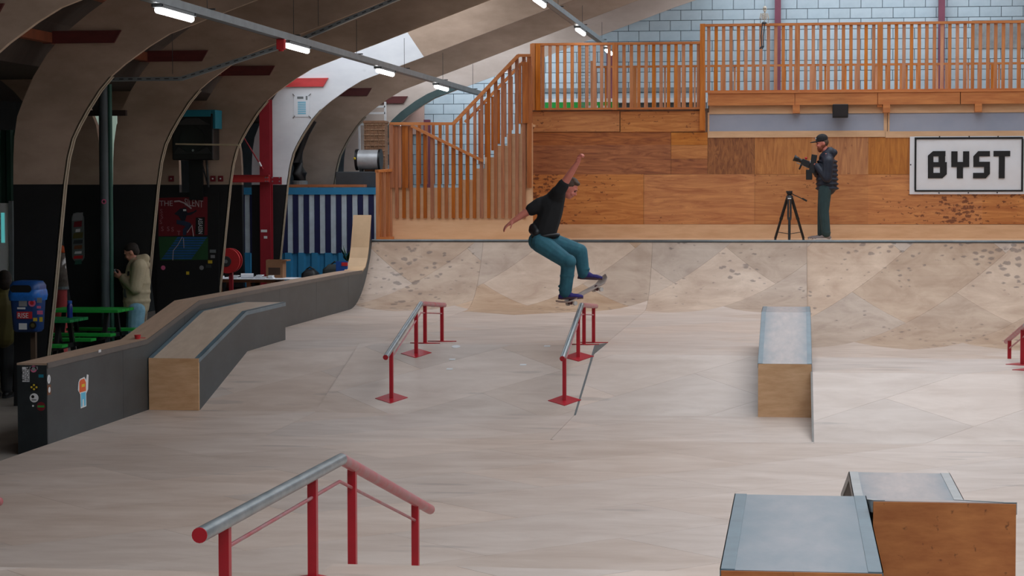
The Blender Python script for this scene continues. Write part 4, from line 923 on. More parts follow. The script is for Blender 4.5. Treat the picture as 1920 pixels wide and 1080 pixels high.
# skateboard deck hung as a display
YD2 = AY[2]; a, b = WY(YD2-.02, 134, 398), WY(YD2-.02, 158, 492); cx = (a.x+b.x)/2; w2 = (b.x-a.x)/2
n = 12; out = [(cx+w2*cos(t), a.z-w2+w2*sin(t)*1.0) for t in [pi*i/n for i in range(n+1)]]+[(cx+w2*cos(t), b.z+w2+w2*sin(t)) for t in [pi+pi*i/n for i in range(n+1)]]
sd = thing('display_deck', (cx, YD2-.02, b.z), 'old stickered skateboard deck hung on the black arch leg', 'skateboard')
MB().prism(out, YD2-.018, YD2-.004, 1).build('deck', pm('deck_dark', S(104, 110, 108), .5), sd)
zz = a.z-.06
for i, (mt, h_, s_) in enumerate(((T_['grey'], .12, .9), (T_['darkred'], .09, .7), (T_['white'], .05, .4), (T_['olive'], .09, .85), (DARK, .06, .8), (T_['brown'], .06, .7), (T_['white'], .04, .6), (T_['red'], .05, .8), (TEALG, .07, .6))):
    plate([(-w2*s_, -h_/2), (w2*s_*.9, -h_*.4), (w2*s_, h_/2), (-w2*s_*.8, h_*.35)], (cx, YD2-.0185, zz), XR, ZU, .0015).build('sticker', mt, sd); zz -= h_*.5+.045

# ------------------------------------------------------------ blue container with painted stripes
YK = 38.9
ck = thing('container', (-9.0, YK, -.1), 'sky-blue corrugated container painted with navy and white stripes', 'container')
x0, x1 = -11.2, WY(YK, 712, 400).x; zt = 2.57
MB().box((x0, YK+.06, -.1), (x1, YK+1.55, zt-.02)).build('body', T_['skyblue'], ck)
MB().box((x0-.02, YK-.01, 2.44), (x1+.02, YK+.06, zt)).build('top_rail', T_['skyblue'], ck)
pitch = .255; mb = MB(); x = x0; pts = []
while x < x1-.05: pts += [(x, YK), (x+.11, YK), (x+.145, YK+.045), (x+.22, YK+.045)]; x += pitch
MB().prism(pts+[(q[0], YK+.062) for q in pts[::-1]], -.1, 1.36, 2).build('corrugated_side', T_['skyblue'], ck)
zs0 = WY(YK, 600, 475).z; x = WY(YK, 539, 420).x-.1*20; i = 0; spx = (WY(YK, 640, 420).x-WY(YK, 539, 420).x)/10
NAVY, PALE = pm('stripe_navy', S(30, 34, 82), .6), pm('stripe_white', S(212, 226, 236), .6)
x = WY(YK, 539, 420).x-spx*18
while x < x1:
    if x > x0: MB().box((x+.003, YK+.005+(.0 if i % 2 else .012), zs0), (min(x+spx, x1)-.003, YK+.06, 2.44)).build('painted_stripe', PALE if i % 2 == 0 else NAVY, ck)
    x += spx; i += 1
for k in range(6): MB().box((x0+.4+k*.62, YK-.006, zt-.03), (x0+.55+k*.62, YK+.03, zt+.004)).build('corner_cleat', GREYP, ck)
pk = WY(YK+.1, 535, 349); pk2 = WY(YK+.1, 683, 344); MB().box((pk.x, YK+.05, zt+.006), (pk2.x, YK+.35, zt+.055)).build('timber_plank', pm('orange_plank', S(190, 112, 66), .6, var=.15), label='long orange timber plank lying on the container roof', cat='plank')
def on_cont(px0, py0, px1, py1, Yp): a, b = WY(Yp, px0, py0), WY(Yp, px1, py1); return a, b
a, b = on_cont(632, 322, 712, 347, YK+.6)
sh = MB().box((a.x, YK+.45, zt), (b.x, YK+1.45, a.z)).build('storage_chest', pm('chest_grey', S(66, 70, 74), .6), label='long dark grey storage chest on the container roof', cat='chest', bevel=.015)
zc = a.z
a, b = on_cont(664, 279, 712, 316, YK+.7); rr = (a.z-b.z)/2
dm = thing('steel_drum', ((a.x+b.x)/2, YK+.7, zc), 'shiny steel drum lying on its side on the storage chest', 'drum')
MB().tube([(a.x+.08, YK+.75, zc+rr+.04), (b.x, YK+.75, zc+rr+.04)], rr, 24).build('drum_shell', pm('bright_steel', S(206, 208, 210), .35, .25, var=.15), dm, smooth=True)
for xx in (a.x+.05, b.x): MB().tube([(xx-.02, YK+.75, zc+rr+.04), (xx+.02, YK+.75, zc+rr+.04)], rr*1.08, 24).build('drum_rim', BLACK, dm, smooth=True)
MB().box((a.x+.1, YK+.68, zc), (a.x+.16, YK+.82, zc+.07)).box((b.x-.1, YK+.68, zc), (b.x-.04, YK+.82, zc+.07)).build('cradle', DARK, dm)
MB().ball((a.x+.04, YK+.55, zc+rr+.06), .025).build('valve', T_['yellow'], dm)
zbk = zc+2*rr+.08
a, b = on_cont(680, 228, 719, 281, YK+.95)
bk = thing('wicker_basket', ((a.x+b.x)/2, YK+1.2, zc), 'tall wicker hamper basket standing behind the steel drum', 'basket')
WK = pm('wicker', S(150, 112, 84), .75, var=.3, scale=12, stretch=(1, 1, 3)); bx0, bx1 = a.x, b.x
MB().box((bx0, YK+1.08, zc), (bx1, YK+1.4, a.z-.03)).build('body', WK, bk); MB().box((bx0-.015, YK+1.06, a.z-.03), (bx1+.015, YK+1.42, a.z+.02)).build('lid', WK, bk, bevel=.01)
for i in range(7): zz = zc+.3+i*(a.z-zc-.35)/6; MB().tube([(bx0-.006, YK+1.072, zz), (bx1+.006, YK+1.072, zz)], .012, 6).build('weave_band', pm('wicker_pale', S(176, 142, 112), .75, var=.25, scale=20), bk)
for i in range(5): xx = bx0+(bx1-bx0)*(i+.5)/5; MB().tube([(xx, YK+1.068, zc+.28), (xx, YK+1.068, a.z-.04)], .009, 6).build('weave_stake', WK, bk)
a, b = on_cont(547, 250, 575, 345, YK+.5)
dk = thing('black_duct', ((a.x+b.x)/2, YK+.5, zt), 'fat black flexible duct rising from the container roof beside the white arch', 'duct')
dp = [WY(YK+.5, *p) for p in ((562, 344), (562, 325), (558, 305), (562, 275), (572, 250), (586, 225))]
MB().tube([V((dp[0].x, dp[0].y, zt+.1))]+dp[1:], [.13, .14, .1, .09, .09, .09], 16).build('hose', BLACK, dk, smooth=True); MB().lathe([(.15, zt), (.15, zt+.12), (.13, zt+.13)], (dp[0].x, YK+.5, 0), 18).build('collar', GREYP, dk)
a, b = on_cont(700, 200, 722, 224, 43.5)
mg = thing('white_rack', ((a.x+b.x)/2, 43.6, -.1), 'white framed rack glimpsed above the wicker basket', 'rack')
for zz in (a.z, (a.z+b.z)/2, b.z-.1): MB().box((a.x-.3, 43.5, zz-.02), (b.x, 43.54, zz+.02)).build('bar', WHITE, mg)
for xx in (a.x-.3, b.x): MB().box((xx-.02, 43.5, -.1), (xx+.02, 43.54, a.z+.1)).build('upright', WHITE, mg)
# ------------------------------------------------------------ left foreground clutter
# litter bin with stickers on a post
Yn = 24.6
a, b = WY(Yn, 23, 527), WY(Yn, 83, 622); cx = (a.x+b.x)/2; w2 = (b.x-a.x)/2
bn = thing('litter_bin', (cx, Yn, -.1), 'blue litter bin with a bag and many stickers on a post', 'bin')
BLUEB = pm('bin_blue', S(36, 70, 128), .45, var=.1)
zb, zt_ = b.z, a.z; zm = WY(Yn, 50, 558).z
def rr_(hw, d, r=.05, n=5):
    out = []
    for cx_, cy_, a0 in ((hw-r, d-r, 0), (-hw+r, d-r, 90), (-hw+r, -d+r, 180), (hw-r, -d+r, 270)):
        for i in range(n+1): t = radians(a0+90*i/n); out.append((cx_+r*cos(t), cy_+r*sin(t)))
    return out
def loft(levels, c):
    vs = []; fs = []; n = None
    for hw, d, z in levels:
        rg = rr_(hw, d, min(hw, d)*.45); n = len(rg); vs += [(c[0]+p[0], c[1]+p[1], z) for p in rg]
    for i in range(len(levels)-1):
        for j in range(n): fs.append((i*n+j, i*n+(j+1) % n, (i+1)*n+(j+1) % n, (i+1)*n+j))
    fs += [tuple(range(n))[::-1], tuple(range((len(levels)-1)*n, len(levels)*n))]
    return MB().add(vs, fs)
loft([(w2*.7, .12, zb), (w2*.8, .15, zb+.03), (w2*.92, .17, zm)], (cx, Yn)).build('bin_body', BLUEB, bn, smooth=True)
loft([(w2*.98, .185, zm-.03), (w2*1.03, .2, zm+.03), (w2*1.0, .19, zm+.08), (w2*.96, .18, zm+.1)], (cx, Yn)).build('bag_rim', pm('bag_blue', S(34, 110, 196), .35, var=.2, scale=12), bn, smooth=True)
loft([(w2*.96, .18, zm+.09), (w2*.95, .18, zt_-.05), (w2*.8, .15, zt_), (w2*.5, .1, zt_+.01)], (cx, Yn)).build('hood', pm('hood_blue', S(30, 76, 140), .4), bn, smooth=True)
plate([(p[0], p[1]) for p in rr_(w2*.66, .045, .04)], (cx-.02, Yn-.186, zt_-.085), XR, ZU, .006).build('slot', T_['black'], bn)
B_ = lambda px, py: WY(Yn-.178, px, py)
for px, py, w_, h_, mt, nm in ((43, 569, .1, .07, T_['grey'], 0), (40, 578, .1, .022, T_['white'], 0), (46, 591, .19, .085, T_['red'], 1), (43, 612, .1, .075, T_['white'], 0), (73, 576, .05, .03, T_['pink'], 0), (75, 586, .07, .045, T_['pink'], 0), (77, 599, .04, .055, T_['yellow'], 0), (66, 599, .05, .04, T_['yellow'], 0), (62, 558.5, .06, .03, T_['brown'], 0), (74, 563, .06, .06, T_['grey'], 0)):
    c = B_(px, py); o = plate(rect(w_, h_), c, XR, ZU, .003).build('sticker', mt, bn)
    if nm: text('lettering', 'RISE', .085, T_['white'], o, c+V((-.088, -.004, -.032)), XR, ZU, .001, squash=.9)
for px, py, r, mt, m2 in ((60, 568, .045, T_['pink'], T_['red']), (61.5, 610, .045, T_['black'], T_['olive'])):
    c = B_(px, py); o = disc(c, r, XR, ZU, .003).build('sticker', mt, bn); disc(c+V((0, -.004, 0)), r*.55, XR, ZU, .001).build('sticker_print', m2, o)
MB().box((cx-.03, Yn+.14, -.1), (cx+.03, Yn+.2, zm)).build('post', pm('bin_post', S(86, 66, 50), .7), bn); MB().box((cx-.09, Yn+.08, zb+.1), (cx+.09, Yn+.15, zb+.16)).build('mount', DARK, bn)
# picnic tables in green
GT, GB = pm('green_table', S(22, 130, 70), .4, var=.1), pm('green_bright', S(40, 168, 66), .4, var=.1)
def picnic(x0, x1, Yt, zt_, label, topm, benchz, bm_):
    r = thing('picnic_table', ((x0+x1)/2, Yt, -.1), label, 'table', 'green picnic tables')
    for k in range(4): MB().box((x0, Yt-.36+k*.18, zt_-.035), (x1, Yt-.36+k*.18+.165, zt_)).build('top_plank', topm, r)
    for s_ in (-1, 1):
        MB().box((x0, Yt+s_*.55-.11, benchz-.035), (x1, Yt+s_*.55+.11, benchz)).build('bench', bm_, r)
    for xx in (x0+.2, x1-.2):
        for s_ in (-1, 1): MB().obox((xx, Yt+s_*.2, zt_-.03), (xx, Yt+s_*.55, -.1), .05, .06).build('leg', BLACK, r)
        MB().box((xx-.025, Yt-.64, benchz-.09), (xx+.025, Yt+.64, benchz-.035)).build('bench_bearer', BLACK, r)
    return r
a, b = WY(27.75, 103, 578), WY(27.75, 236, 578)
picnic(a.x, b.x, 27.75, a.z, 'bright green picnic table left of the standing man in the beige coat', GB, .66, GB)
a, b = WY(26.6, 100, 594), WY(26.6, 168, 594)
picnic(-9.62, a.x+.45, 26.3, a.z, 'teal-green picnic table with the blue bottle, nearest the barrier', GT, .62, GB)
a, b = WY(26.3, -60, 594), WY(26.3, 26, 594)
picnic(-11.4, b.x, 26.3, a.z, 'teal-green picnic table cut by the left edge where the olive-jacketed person sits', GT, .62, GB)
# blue bottle
zt_ = WY(26.6, 100, 594).z; p = WY(26.45, 131, 594)
bo = thing('water_bottle', (p.x, 26.45, zt_), 'dark blue drinking bottle standing on the picnic table', 'bottle')
MB().lathe([(.035, 0), (.037, .01), (.037, .15), (.03, .17), (.026, .18)], (p.x, 26.45, zt_), 16).build('bottle_body', pm('bottle_blue', S(20, 44, 130), .3), bo, smooth=True); MB().lathe([(.03, .18), (.03, .215), (.022, .22)], (p.x, 26.45, zt_), 16).build('cap', T_['blue'], bo, smooth=True)
# gumball machine
p = WY(30.2, 113, 560); xx = p.x-.02
gm = thing('gumball_machine', (xx, 30.2, -.1), 'red-bodied vending machine with a glass globe behind the picnic table', 'vending machine')
zr = WY(30.2, 115, 541).z; zg = WY(30.2, 115, 476).z
MB().lathe([(.16, -.1), (.16, -.06), (.12, .0), (.12, zr-.03), (.14, zr)], (xx, 30.2, 0), 20).build('body', pm('machine_red', S(196, 84, 84), .3), gm, smooth=True)
MB().lathe([(.13, zr), (.15, zr+.06), (.16, zr+.25), (.13, zg), (.1, zg+.02)], (xx, 30.2, 0), 20).build('globe', pm('glass_globe', S(120, 112, 104), .12, .1, var=.4, scale=8), gm, smooth=True)
MB().lathe([(.11, zg+.02), (.125, zg+.04), (.12, zg+.1), (.04, zg+.13)], (xx, 30.2, 0), 20).build('lid', T_['orange'], gm, smooth=True); MB().lathe([(.155, zr-.01), (.16, zr+.03)], (xx, 30.2, 0), 20).build('chrome_ring', GREY, gm)
# hose reel
YH = 33.35; c = WY(YH, 427, 489)
hr = thing('hose_reel', (c.x, YH+.1, -.1), 'bright red round fire hose reel beside the mural arch', 'hose reel')
R_ = .2
MB().tube([(c.x, YH-.02, c.z), (c.x, YH+.02, c.z)], R_, 36).build('front_disc', T_['red'], hr); MB().tube([(c.x, YH+.02, c.z), (c.x, YH+.14, c.z)], R_*.8, 30).build('hose_coil', BLACK, hr); MB().tube([(c.x, YH+.14, c.z), (c.x, YH+.17, c.z)], R_, 36).build('rear_disc', T_['red'], hr)
MB().tube([(c.x-.02, YH-.04, c.z-.01), (c.x-.02, YH-.02, c.z-.01)], R_*.42, 24).build('hub', DARK, hr); disc((c.x-.02, YH-.042, c.z-.01), .03, XR, ZU, .004).build('hub_bolt', GREY, hr)
MB().box((c.x-.03, YH+.17, -.1), (c.x+.03, YH+.23, c.z+.05)).build('stand', STEELRED, hr)
# workbench
YW_ = 34.3; zt_ = WY(YW_-.35, 470, 523).z
a, b = WY(YW_-.35, 404, 520), WY(YW_-.35, 548, 520)
wbn = thing('workbench', ((a.x+b.x)/2, YW_, -.1), 'wooden workbench with a white board top behind the barrier', 'workbench')
WDB = pm('bench_wood', S(132, 84, 54), .6, var=.2, scale=3, stretch=(1, 4, 4))
MB().box((a.x, YW_-.3, zt_-.06), (b.x-.3, YW_+.35, zt_-.012)).build('bench_top', WDB, wbn); MB().box((a.x+.3, YW_-.36, zt_-.012), (b.x, YW_+.3, zt_)).build('white_board', PAPER, wbn)
MB().box((a.x, YW_-.3, zt_-.012), (a.x+.29, YW_+.35, zt_)).build('white_board', PAPER, wbn)
for xx in (a.x+.05, (a.x+b.x)/2-.1, b.x-.4):
    for yy in (YW_-.27, YW_+.3): MB().box((xx-.035, yy-.035, -.1), (xx+.035, yy+.035, zt_-.06)).build('leg', WDB, wbn)
MB().box((a.x+.1, YW_-.2, .25), ((a.x+b.x)/2-.15, YW_+.25, .75)).build('black_crate', BLACK, label='black plastic crate under the workbench', cat='crate') if False else None
cr = thing('plastic_crate', (a.x+.4, YW_, -.1), 'black plastic crate under the workbench', 'crate'); MB().box((a.x+.12, YW_-.22, -.1), (a.x+.68, YW_+.22, zt_-.16)).build('crate_body', BLACK, cr, bevel=.01); plate(rect(.12, .04), (a.x+.4, YW_-.222, zt_-.26), XR, ZU, .003).build('label_patch', GREYP, cr)
p0, p1 = WY(YW_+.1, 500, 487), WY(YW_+.1, 540, 516)
cb = thing('cardboard_box', ((p0.x+p1.x)/2, YW_+.15, zt_), 'open cardboard box on the workbench', 'box')
CB = pm('cardboard', S(150, 108, 76), .8, var=.12)
MB().box((p0.x, YW_+.05, zt_), (p0.x+.28, YW_+.06, p0.z)).box((p0.x, YW_+.28, zt_), (p0.x+.28, YW_+.29, p0.z)).box((p0.x, YW_+.06, zt_), (p0.x+.01, YW_+.28, p0.z)).box((p0.x+.27, YW_+.06, zt_), (p0.x+.28, YW_+.28, p0.z)).build('box_walls', CB, cb); MB().box((p0.x+.01, YW_+.06, zt_), (p0.x+.27, YW_+.28, zt_+.01)).build('box_floor', CB, cb)
plate(rect(.2, .12), (p0.x+.14, YW_+.048, zt_+.11), XR, ZU, .002).build('dark_print', pm('print_brown', S(74, 52, 40), .8), cb); MB().box((p0.x+.27, YW_+.02, p0.z-.02), (p0.x+.36, YW_+.28, p0.z)).build('open_flap', CB, cb)
random.seed(21)
names = ['stack of white paper sheets at the left end of the workbench', 'roll of white paper lying on the workbench', 'crumpled white paper in the middle of the workbench', 'small white carton on the workbench beside the cardboard box', 'small pale offcut at the workbench front edge', 'white folded cloth on the workbench left of the roll']
for i, (px, w_, h_) in enumerate(((411, .14, .04), (463, .2, .09), (487, .1, .06), (509, .07, .05), (498, .06, .03), (440, .13, .05))):
    c = WY(YW_-.1, px, 518).x; o = thing('paper_item', (c, YW_-.12, zt_), names[i], 'paper', 'papers on the workbench')
    if i == 1: MB().tube([(c-w_/2, YW_-.1, zt_+.04), (c+w_/2, YW_-.06, zt_+.04)], .04, 14).build('paper_roll', PAPER, o, smooth=True); MB().tube([(c+w_/2-.001, YW_-.06, zt_+.04), (c+w_/2+.003, YW_-.06, zt_+.04)], .02, 10).build('roll_core', GREYP, o)
    else:
        for k in range(3): q = random.uniform(-.02, .02); MB().box((c-w_/2+q, YW_-.2+q, zt_+h_*k/3), (c+w_/2+q, YW_-.06+q, zt_+h_*(k+1)/3-.002)).build('sheet', PAPER, o)
# plants and bags in front of the container
c = WY(37.6, 650, 498)
pl = thing('potted_plant', (c.x, 37.7, -.1), 'leafy green pot plant in front of the striped container', 'plant')
zl = c.z; MB().lathe([(.1, -.1), (.12, .0), (.13, zl+.05), (.11, zl+.05), (.1, zl+.0)], (c.x, 37.7, 0), 16).build('pot', T_['brown'], pl, smooth=True)
random.seed(4)
for i in range(14):
    t = random.uniform(0, 2*pi); e = random.uniform(.12, .3); base = V((c.x, 37.7, zl+.05)); tip = base+V((cos(t)*e*.7, sin(t)*e*.6, random.uniform(.1, .34))); d = (tip-base); s_ = d.cross(ZU).normalized()*.035; mid = base+d*.6
    MB().add([base, mid+s_, tip, mid-s_, mid+V((0, 0, .006))], [(0, 1, 4), (1, 2, 4), (2, 3, 4), (3, 0, 4)]).build('leaf', pm('leaf', S(34, 84, 44), .5, var=.3), pl)
for i, (px, py, w_, h_, mt, lb) in enumerate(((582, 513, .3, .14, BLACK, 'black bag on the ledge in front of the container, left of two'), (628, 505, .42, .16, pm('bag_dark', S(40, 46, 44), .8), 'dark green-black bag in front of the container, right of two'))):
    yb_ = 37.5-.6*i; c = WY(yb_, px, py); o = thing('soft_bag', (c.x, yb_, -.1), lb, 'bag', 'bags by the container'); 
    loft([(w_/2, .16, -.1), (w_/2*1.05, .18, .4), (w_/2*.95, .15, c.z), (w_/2*.5, .07, c.z+h_*.55)], (c.x, yb_)).build('bag_body', mt, o, smooth=True); MB().tube([(c.x-.08, yb_, c.z+h_*.5), (c.x, yb_-.02, c.z+h_*.85), (c.x+.08, yb_, c.z+h_*.5)], .012, 7).build('strap', mt, o)
c = WY(36.45, 641, 492); o = thing('blue_toolbox', (c.x, 36.45, -.1), 'blue handled board standing among the bags', 'toolbox'); MB().box((c.x-.1, 36.42, -.1), (c.x+.1, 36.48, c.z+.02)).build('board', T_['blue'], o); MB().box((c.x+.0, 36.41, c.z-.06), (c.x+.11, 36.42, c.z-.0)).build('red_tag', T_['red'], o)

# ------------------------------------------------------------ people
def frame(f, u):
    f = V(f).normalized(); u = V(u); s = f.cross(u).normalized(); u = s.cross(f); return f, s, u, Matrix((f, s, u)).transposed()
def head(B, c, f, u, k=1.0):
    f, s, u, M = frame(f, u); c = V(c)
    B.ball(c+u*.02*k, (.098*k, .076*k, .105*k), M); B.ball(c+f*.028*k-u*.055*k, (.066*k, .058*k, .062*k), M); B.ball(c+f*.05*k-u*.092*k, (.034*k, .034*k, .022*k), M)
    B.capsule(c+f*.088*k+u*.015*k, c+f*.108*k-u*.022*k, .010*k, .015*k); B.ball(c+f*.082*k-u*.055*k, (.016*k, .026*k, .014*k), M)
    for q in (-1, 1): B.ball(c+s*q*.078*k-f*.01*k-u*.005*k, (.026*k, .012*k, .034*k), M); B.ball(c+f*.075*k+s*q*.035*k-u*.03*k, (.024*k, .026*k, .026*k), M)
    B.ball(c+f*.084*k+u*.028*k, (.018*k, .058*k, .013*k), M)
def face(c, f, u, par, k=1.0):
    f, s, u, M = frame(f, u); c = V(c)
    for q in (-1, 1): MB().ball(c+f*.088*k+s*q*.032*k+u*.008*k, (.009*k, .014*k, .009*k), M, 10, 7).build('eye', pm('eye_dark', S(40, 30, 26), .3), par, smooth=True); MB().ball(c+f*.094*k+s*q*.034*k+u*.03*k, (.007*k, .024*k, .006*k), M, 10, 6).build('eyebrow', pm('brow', S(66, 44, 32), .8), par, smooth=True)
    MB().ball(c+f*.092*k-u*.056*k, (.008*k, .024*k, .006*k), M, 10, 6).build('mouth', pm('lip', S(160, 84, 80), .5), par, smooth=True)
def hand(B, w_, d, nrm, side, curl=.5, k=1.0):      # wrist, direction, palm normal, thumb side
    d, nrm = V(d).normalized(), V(nrm).normalized(); side = V(side); side = (side-d*side.dot(d)).normalized(); nrm = d.cross(side) if d.cross(side).dot(nrm) > 0 else side.cross(d); w_ = V(w_)
    M = Matrix((d, side, nrm)).transposed(); B.ball(w_+d*.048*k, (.054*k, .042*k, .02*k), M); B.capsule(w_-d*.02*k, w_+d*.02*k, .027*k, .03*k)
    for i in range(4):
        p = w_+d*.088*k+side*(.031-.0205*i)*k; a = curl*.6; L = [.04, .027, .022]; f_ = [.95, 1.05, 1.0, .8][i]
        for j in range(3):
            dr_ = d*cos(a)+nrm*sin(a); q = p+dr_*L[j]*f_*k; B.capsule(p, q, (.0098-.0008*j)*k, (.0092-.0008*j)*k, 8); p = q; a += curl
    p = w_+d*.025*k+side*.034*k; t1 = p+(d*.6+side*.6+nrm*.35).normalized()*.042*k; t2 = t1+(d*.9+side*.05+nrm*.45*(1+curl)).normalized()*.034*k
    B.capsule(p, t1, .0125*k, .0108*k, 8); B.capsule(t1, t2, .0105*k, .009*k, 8)
def shoe(par, ankle, d, up, L, upper, sole, k=1.0):
    d, s, up, M = frame(d, up); a = V(ankle); base = a-up*.075*k
    B = MB(); B.capsule(base-d*.05*k+up*.035*k, base+d*(L-.12)*k+up*.03*k, .042*k, .036*k).ball(base+d*(L-.11)*k+up*.028*k, (.07*k, .045*k, .03*k), M).capsule(a-d*.01*k, base+up*.05*k-d*.01*k, .045*k, .047*k).capsule(a+up*.01, base+d*.08*k+up*.035*k, .035*k, .04*k)
    sh_ = B.skin('shoe', upper, par, .007, 3)
    pts = [(-.085, .03), (-.095, 0), (-.085, -.03), (0, -.038), (L-.14, -.046), (L-.07, -.035), (L-.045, 0), (L-.07, .035), (L-.14, .046), (0, .038)]
    ring = [base+d*x*k+s*y*k for x, y in pts]; n = len(ring)
    MB().add([p_-up*.0 for p_ in ring]+[p_+up*.026*k for p_ in ring], [list(range(n))[::-1], list(range(n, 2*n))]+[(i, (i+1) % n, n+(i+1) % n, n+i) for i in range(n)]).build('sole', sole, sh_)
    return sh_

# --- skater
YP = 26.35
J = lambda px, py, dy=0: WY(YP+dy, px, py)
sk = thing('person', J(1075, 568)+V((0, 0, -.01)), 'skater in black t-shirt and teal trousers in mid-air above the rail', 'person')
pel, wai, che, nek = J(1022, 452), J(1022, 432), J(1034, 388), J(1054, 358)
shL, elL, wrL = J(1049, 358, -.13), J(1070, 325, -.19), J(1083, 305, -.21)
shR, elR, wrR = J(1012, 384, -.02), J(979, 403, -.05), J(962, 415, -.07)
hN, kN, aN = J(1014, 456, -.09), J(1066, 492, -.17), J(1060, 548, -.10)
hF, kF, aF = J(1032, 454, .09), J(1088, 471, .14), J(1094, 512, .16)
hc = J(1067, 354, .02); fdir = V((.86, -.12, -.50)); udir = V((.5, .0, .86))
B = MB(); B.chain([pel, wai, che, nek], [.125, .115, .13, .06]).chain([nek, hc], [.052, .055]); head(B, hc, fdir, udir)
B.chain([nek, shL, elL, wrL], [.06, .062, .044, .03]).chain([nek, shR, elR, wrR], [.06, .062, .044, .03])
B.chain([pel, hN, kN, aN], [.1, .085, .06, .042]).chain([pel, hF, kF, aF], [.1, .085, .06, .042])
hand(B, wrL, (.3, -.1, .9), (.7, -.6, -.2), (-.4, -.8, .1), 1.25); hand(B, wrR, (-.80, -.2, -.55), (.2, .3, -.9), (.3, -.9, -.2), .35)
sb = B.skin('body', SKINR, sk, .0075, 3); face(hc, fdir, udir, sk)
f_, s_, u_, M_ = frame(fdir, udir); H = MB(); H.ball(hc+u_*.052-f_*.022, (.1, .084, .088), M_).ball(hc+u_*.01-f_*.06, (.06, .078, .085), M_).ball(hc+u_*.108+f_*.04, (.055, .066, .03), M_).ball(hc+u_*.125+f_*.0, (.06, .06, .03), M_)
HAIR = pm('brown_hair', S(78, 58, 44), .7, var=.3, scale=30); H.skin('hair', HAIR, sk, .008, 2)
Tm = MB(); Tm.chain([J(1021, 440), wai, J(1029, 410), J(1034, 392), J(1040, 376), J(1047, 366)], [.152, .15, .15, .15, .128, .09]).chain([J(1042, 372), J(1046, 363, -.08), shL, shL.lerp(elL, .36)], [.12, .1, .082, .074]).chain([J(1030, 385), J(1019, 385), shR, shR.lerp(elR, .46)], [.14, .115, .092, .08]).capsule(J(1014, 424), J(1012, 436), .11, .115)
SHIRT = pm('black_tee', S(20, 20, 22), .85, var=.25, scale=7); Tm.skin('t_shirt', SHIRT, sk, .009, 14)
Fp = MB(); Fp.capsule(J(1001, 428, -.05), J(1006, 436, -.1), .065, .06).ball(J(1002, 432, -.06), (.075, .07, .06)); Fp.skin('hip_bag', BLACK, sk, .009, 3)
MB().tube([J(1022, 440)+V((.165*cos(t), .15*sin(t), .02*cos(t+.4)-.02)) for t in [2*pi*i/20 for i in range(21)]], .022, 8).build('belt', BLACK, sk, smooth=True)
TR = pm('teal_denim', S(50, 108, 122), .8, col2=S(38, 86, 102), scale=9, detail=6); P = MB()
P.chain([J(1018, 446), pel], [.145, .14]).chain([hN, hN.lerp(kN, .5), kN, kN.lerp(aN, .5), aN], [.125, .11, .092, .085, .078]).chain([hF, hF.lerp(kF, .5), kF, kF.lerp(aF, .5), aF], [.125, .108, .09, .085, .076]).ball(kN+V((.01, -.02, .01)), .09).capsule(J(1008, 452), J(1024, 466), .12, .1)
P.ball(aN+V((0, 0, .03)), (.088, .088, .03)).ball(aN+V((-.005, 0, .075)), (.09, .09, .025)).ball(kN.lerp(aN, .45), (.094, .094, .03)).ball(aF+V((0, 0, .05)), (.086, .086, .025))
P.skin('trousers', TR, sk, .009, 5)
SHU, SHS = pm('purple_suede', S(50, 40, 110), .8, var=.2), pm('gum_sole', S(84, 56, 60), .7)
# skateboard direction
bc = J(1094, 551, .02); bd_ = V((.50, .42, .27)).normalized(); bs, bup = None, None
bf, bs, bup, BM = frame(bd_, (-.35, -.18, 1))
shoe(sk, aN+V((0, 0, -.01)), V((.97, -.1, .03)), (0, 0, 1), .27, SHU, SHS); shoe(sk, aF+V((.02, 0, .0)), V((.96, -.15, -.04)), (0, 0, 1), .27, SHU, SHS)
# skateboard
sbd = thing('skateboard', bc-bup*.1, 'skateboard tilted under the skater at the top of the rail', 'skateboard')
prof = []; n = 9
for i in range(-10, 11):
    t = i/10*.40; wd = .1 if abs(t) < .3 else .1*sqrt(max(0, 1-((abs(t)-.3)/.1005)**2)); lift = 0 if abs(t) < .27 else (abs(t)-.27)**1.3*1.1
    prof.append((t, max(wd, .004), lift))
mb = MB(); vs = []; fs = []
for h in (.0, .011):
    for t, wd, l in prof:
        for j in range(5): y = -1+j/2; vs.append(bc+bf*t+bs*y*wd+bup*(l+h+.006*y*y))
k = len(prof)*5
for i in range(len(prof)-1):
    for j in range(4):
        q = i*5+j; fs += [(q, q+1, q+6, q+5), (k+q, k+q+5, k+q+6, k+q+1)]
    fs += [(i*5, i*5+5, k+i*5+5, k+i*5), (i*5+4, k+i*5+4, k+i*5+9, i*5+9)]
mb.add(vs, fs).build('deck', pm('deck_wood', S(170, 150, 138), .5, var=.25, scale=8), sbd, smooth=True)
for t in (-.21, .21):
    c = bc+bf*t-bup*.03; tk = MB().obox(c-bs*.07, c+bs*.07, .02, .02).capsule(c, c+bup*.03, .022, .026).build('truck', pm('truck_dark', S(96, 60, 62), .4, .4), sbd)
    for s2 in (-1, 1): MB().tube([c+bs*s2*.065-bup*.006, c+bs*s2*.098-bup*.006], .027, 16).build('wheel', pm('wheel_white', S(200, 192, 184), .4), sbd, smooth=True)

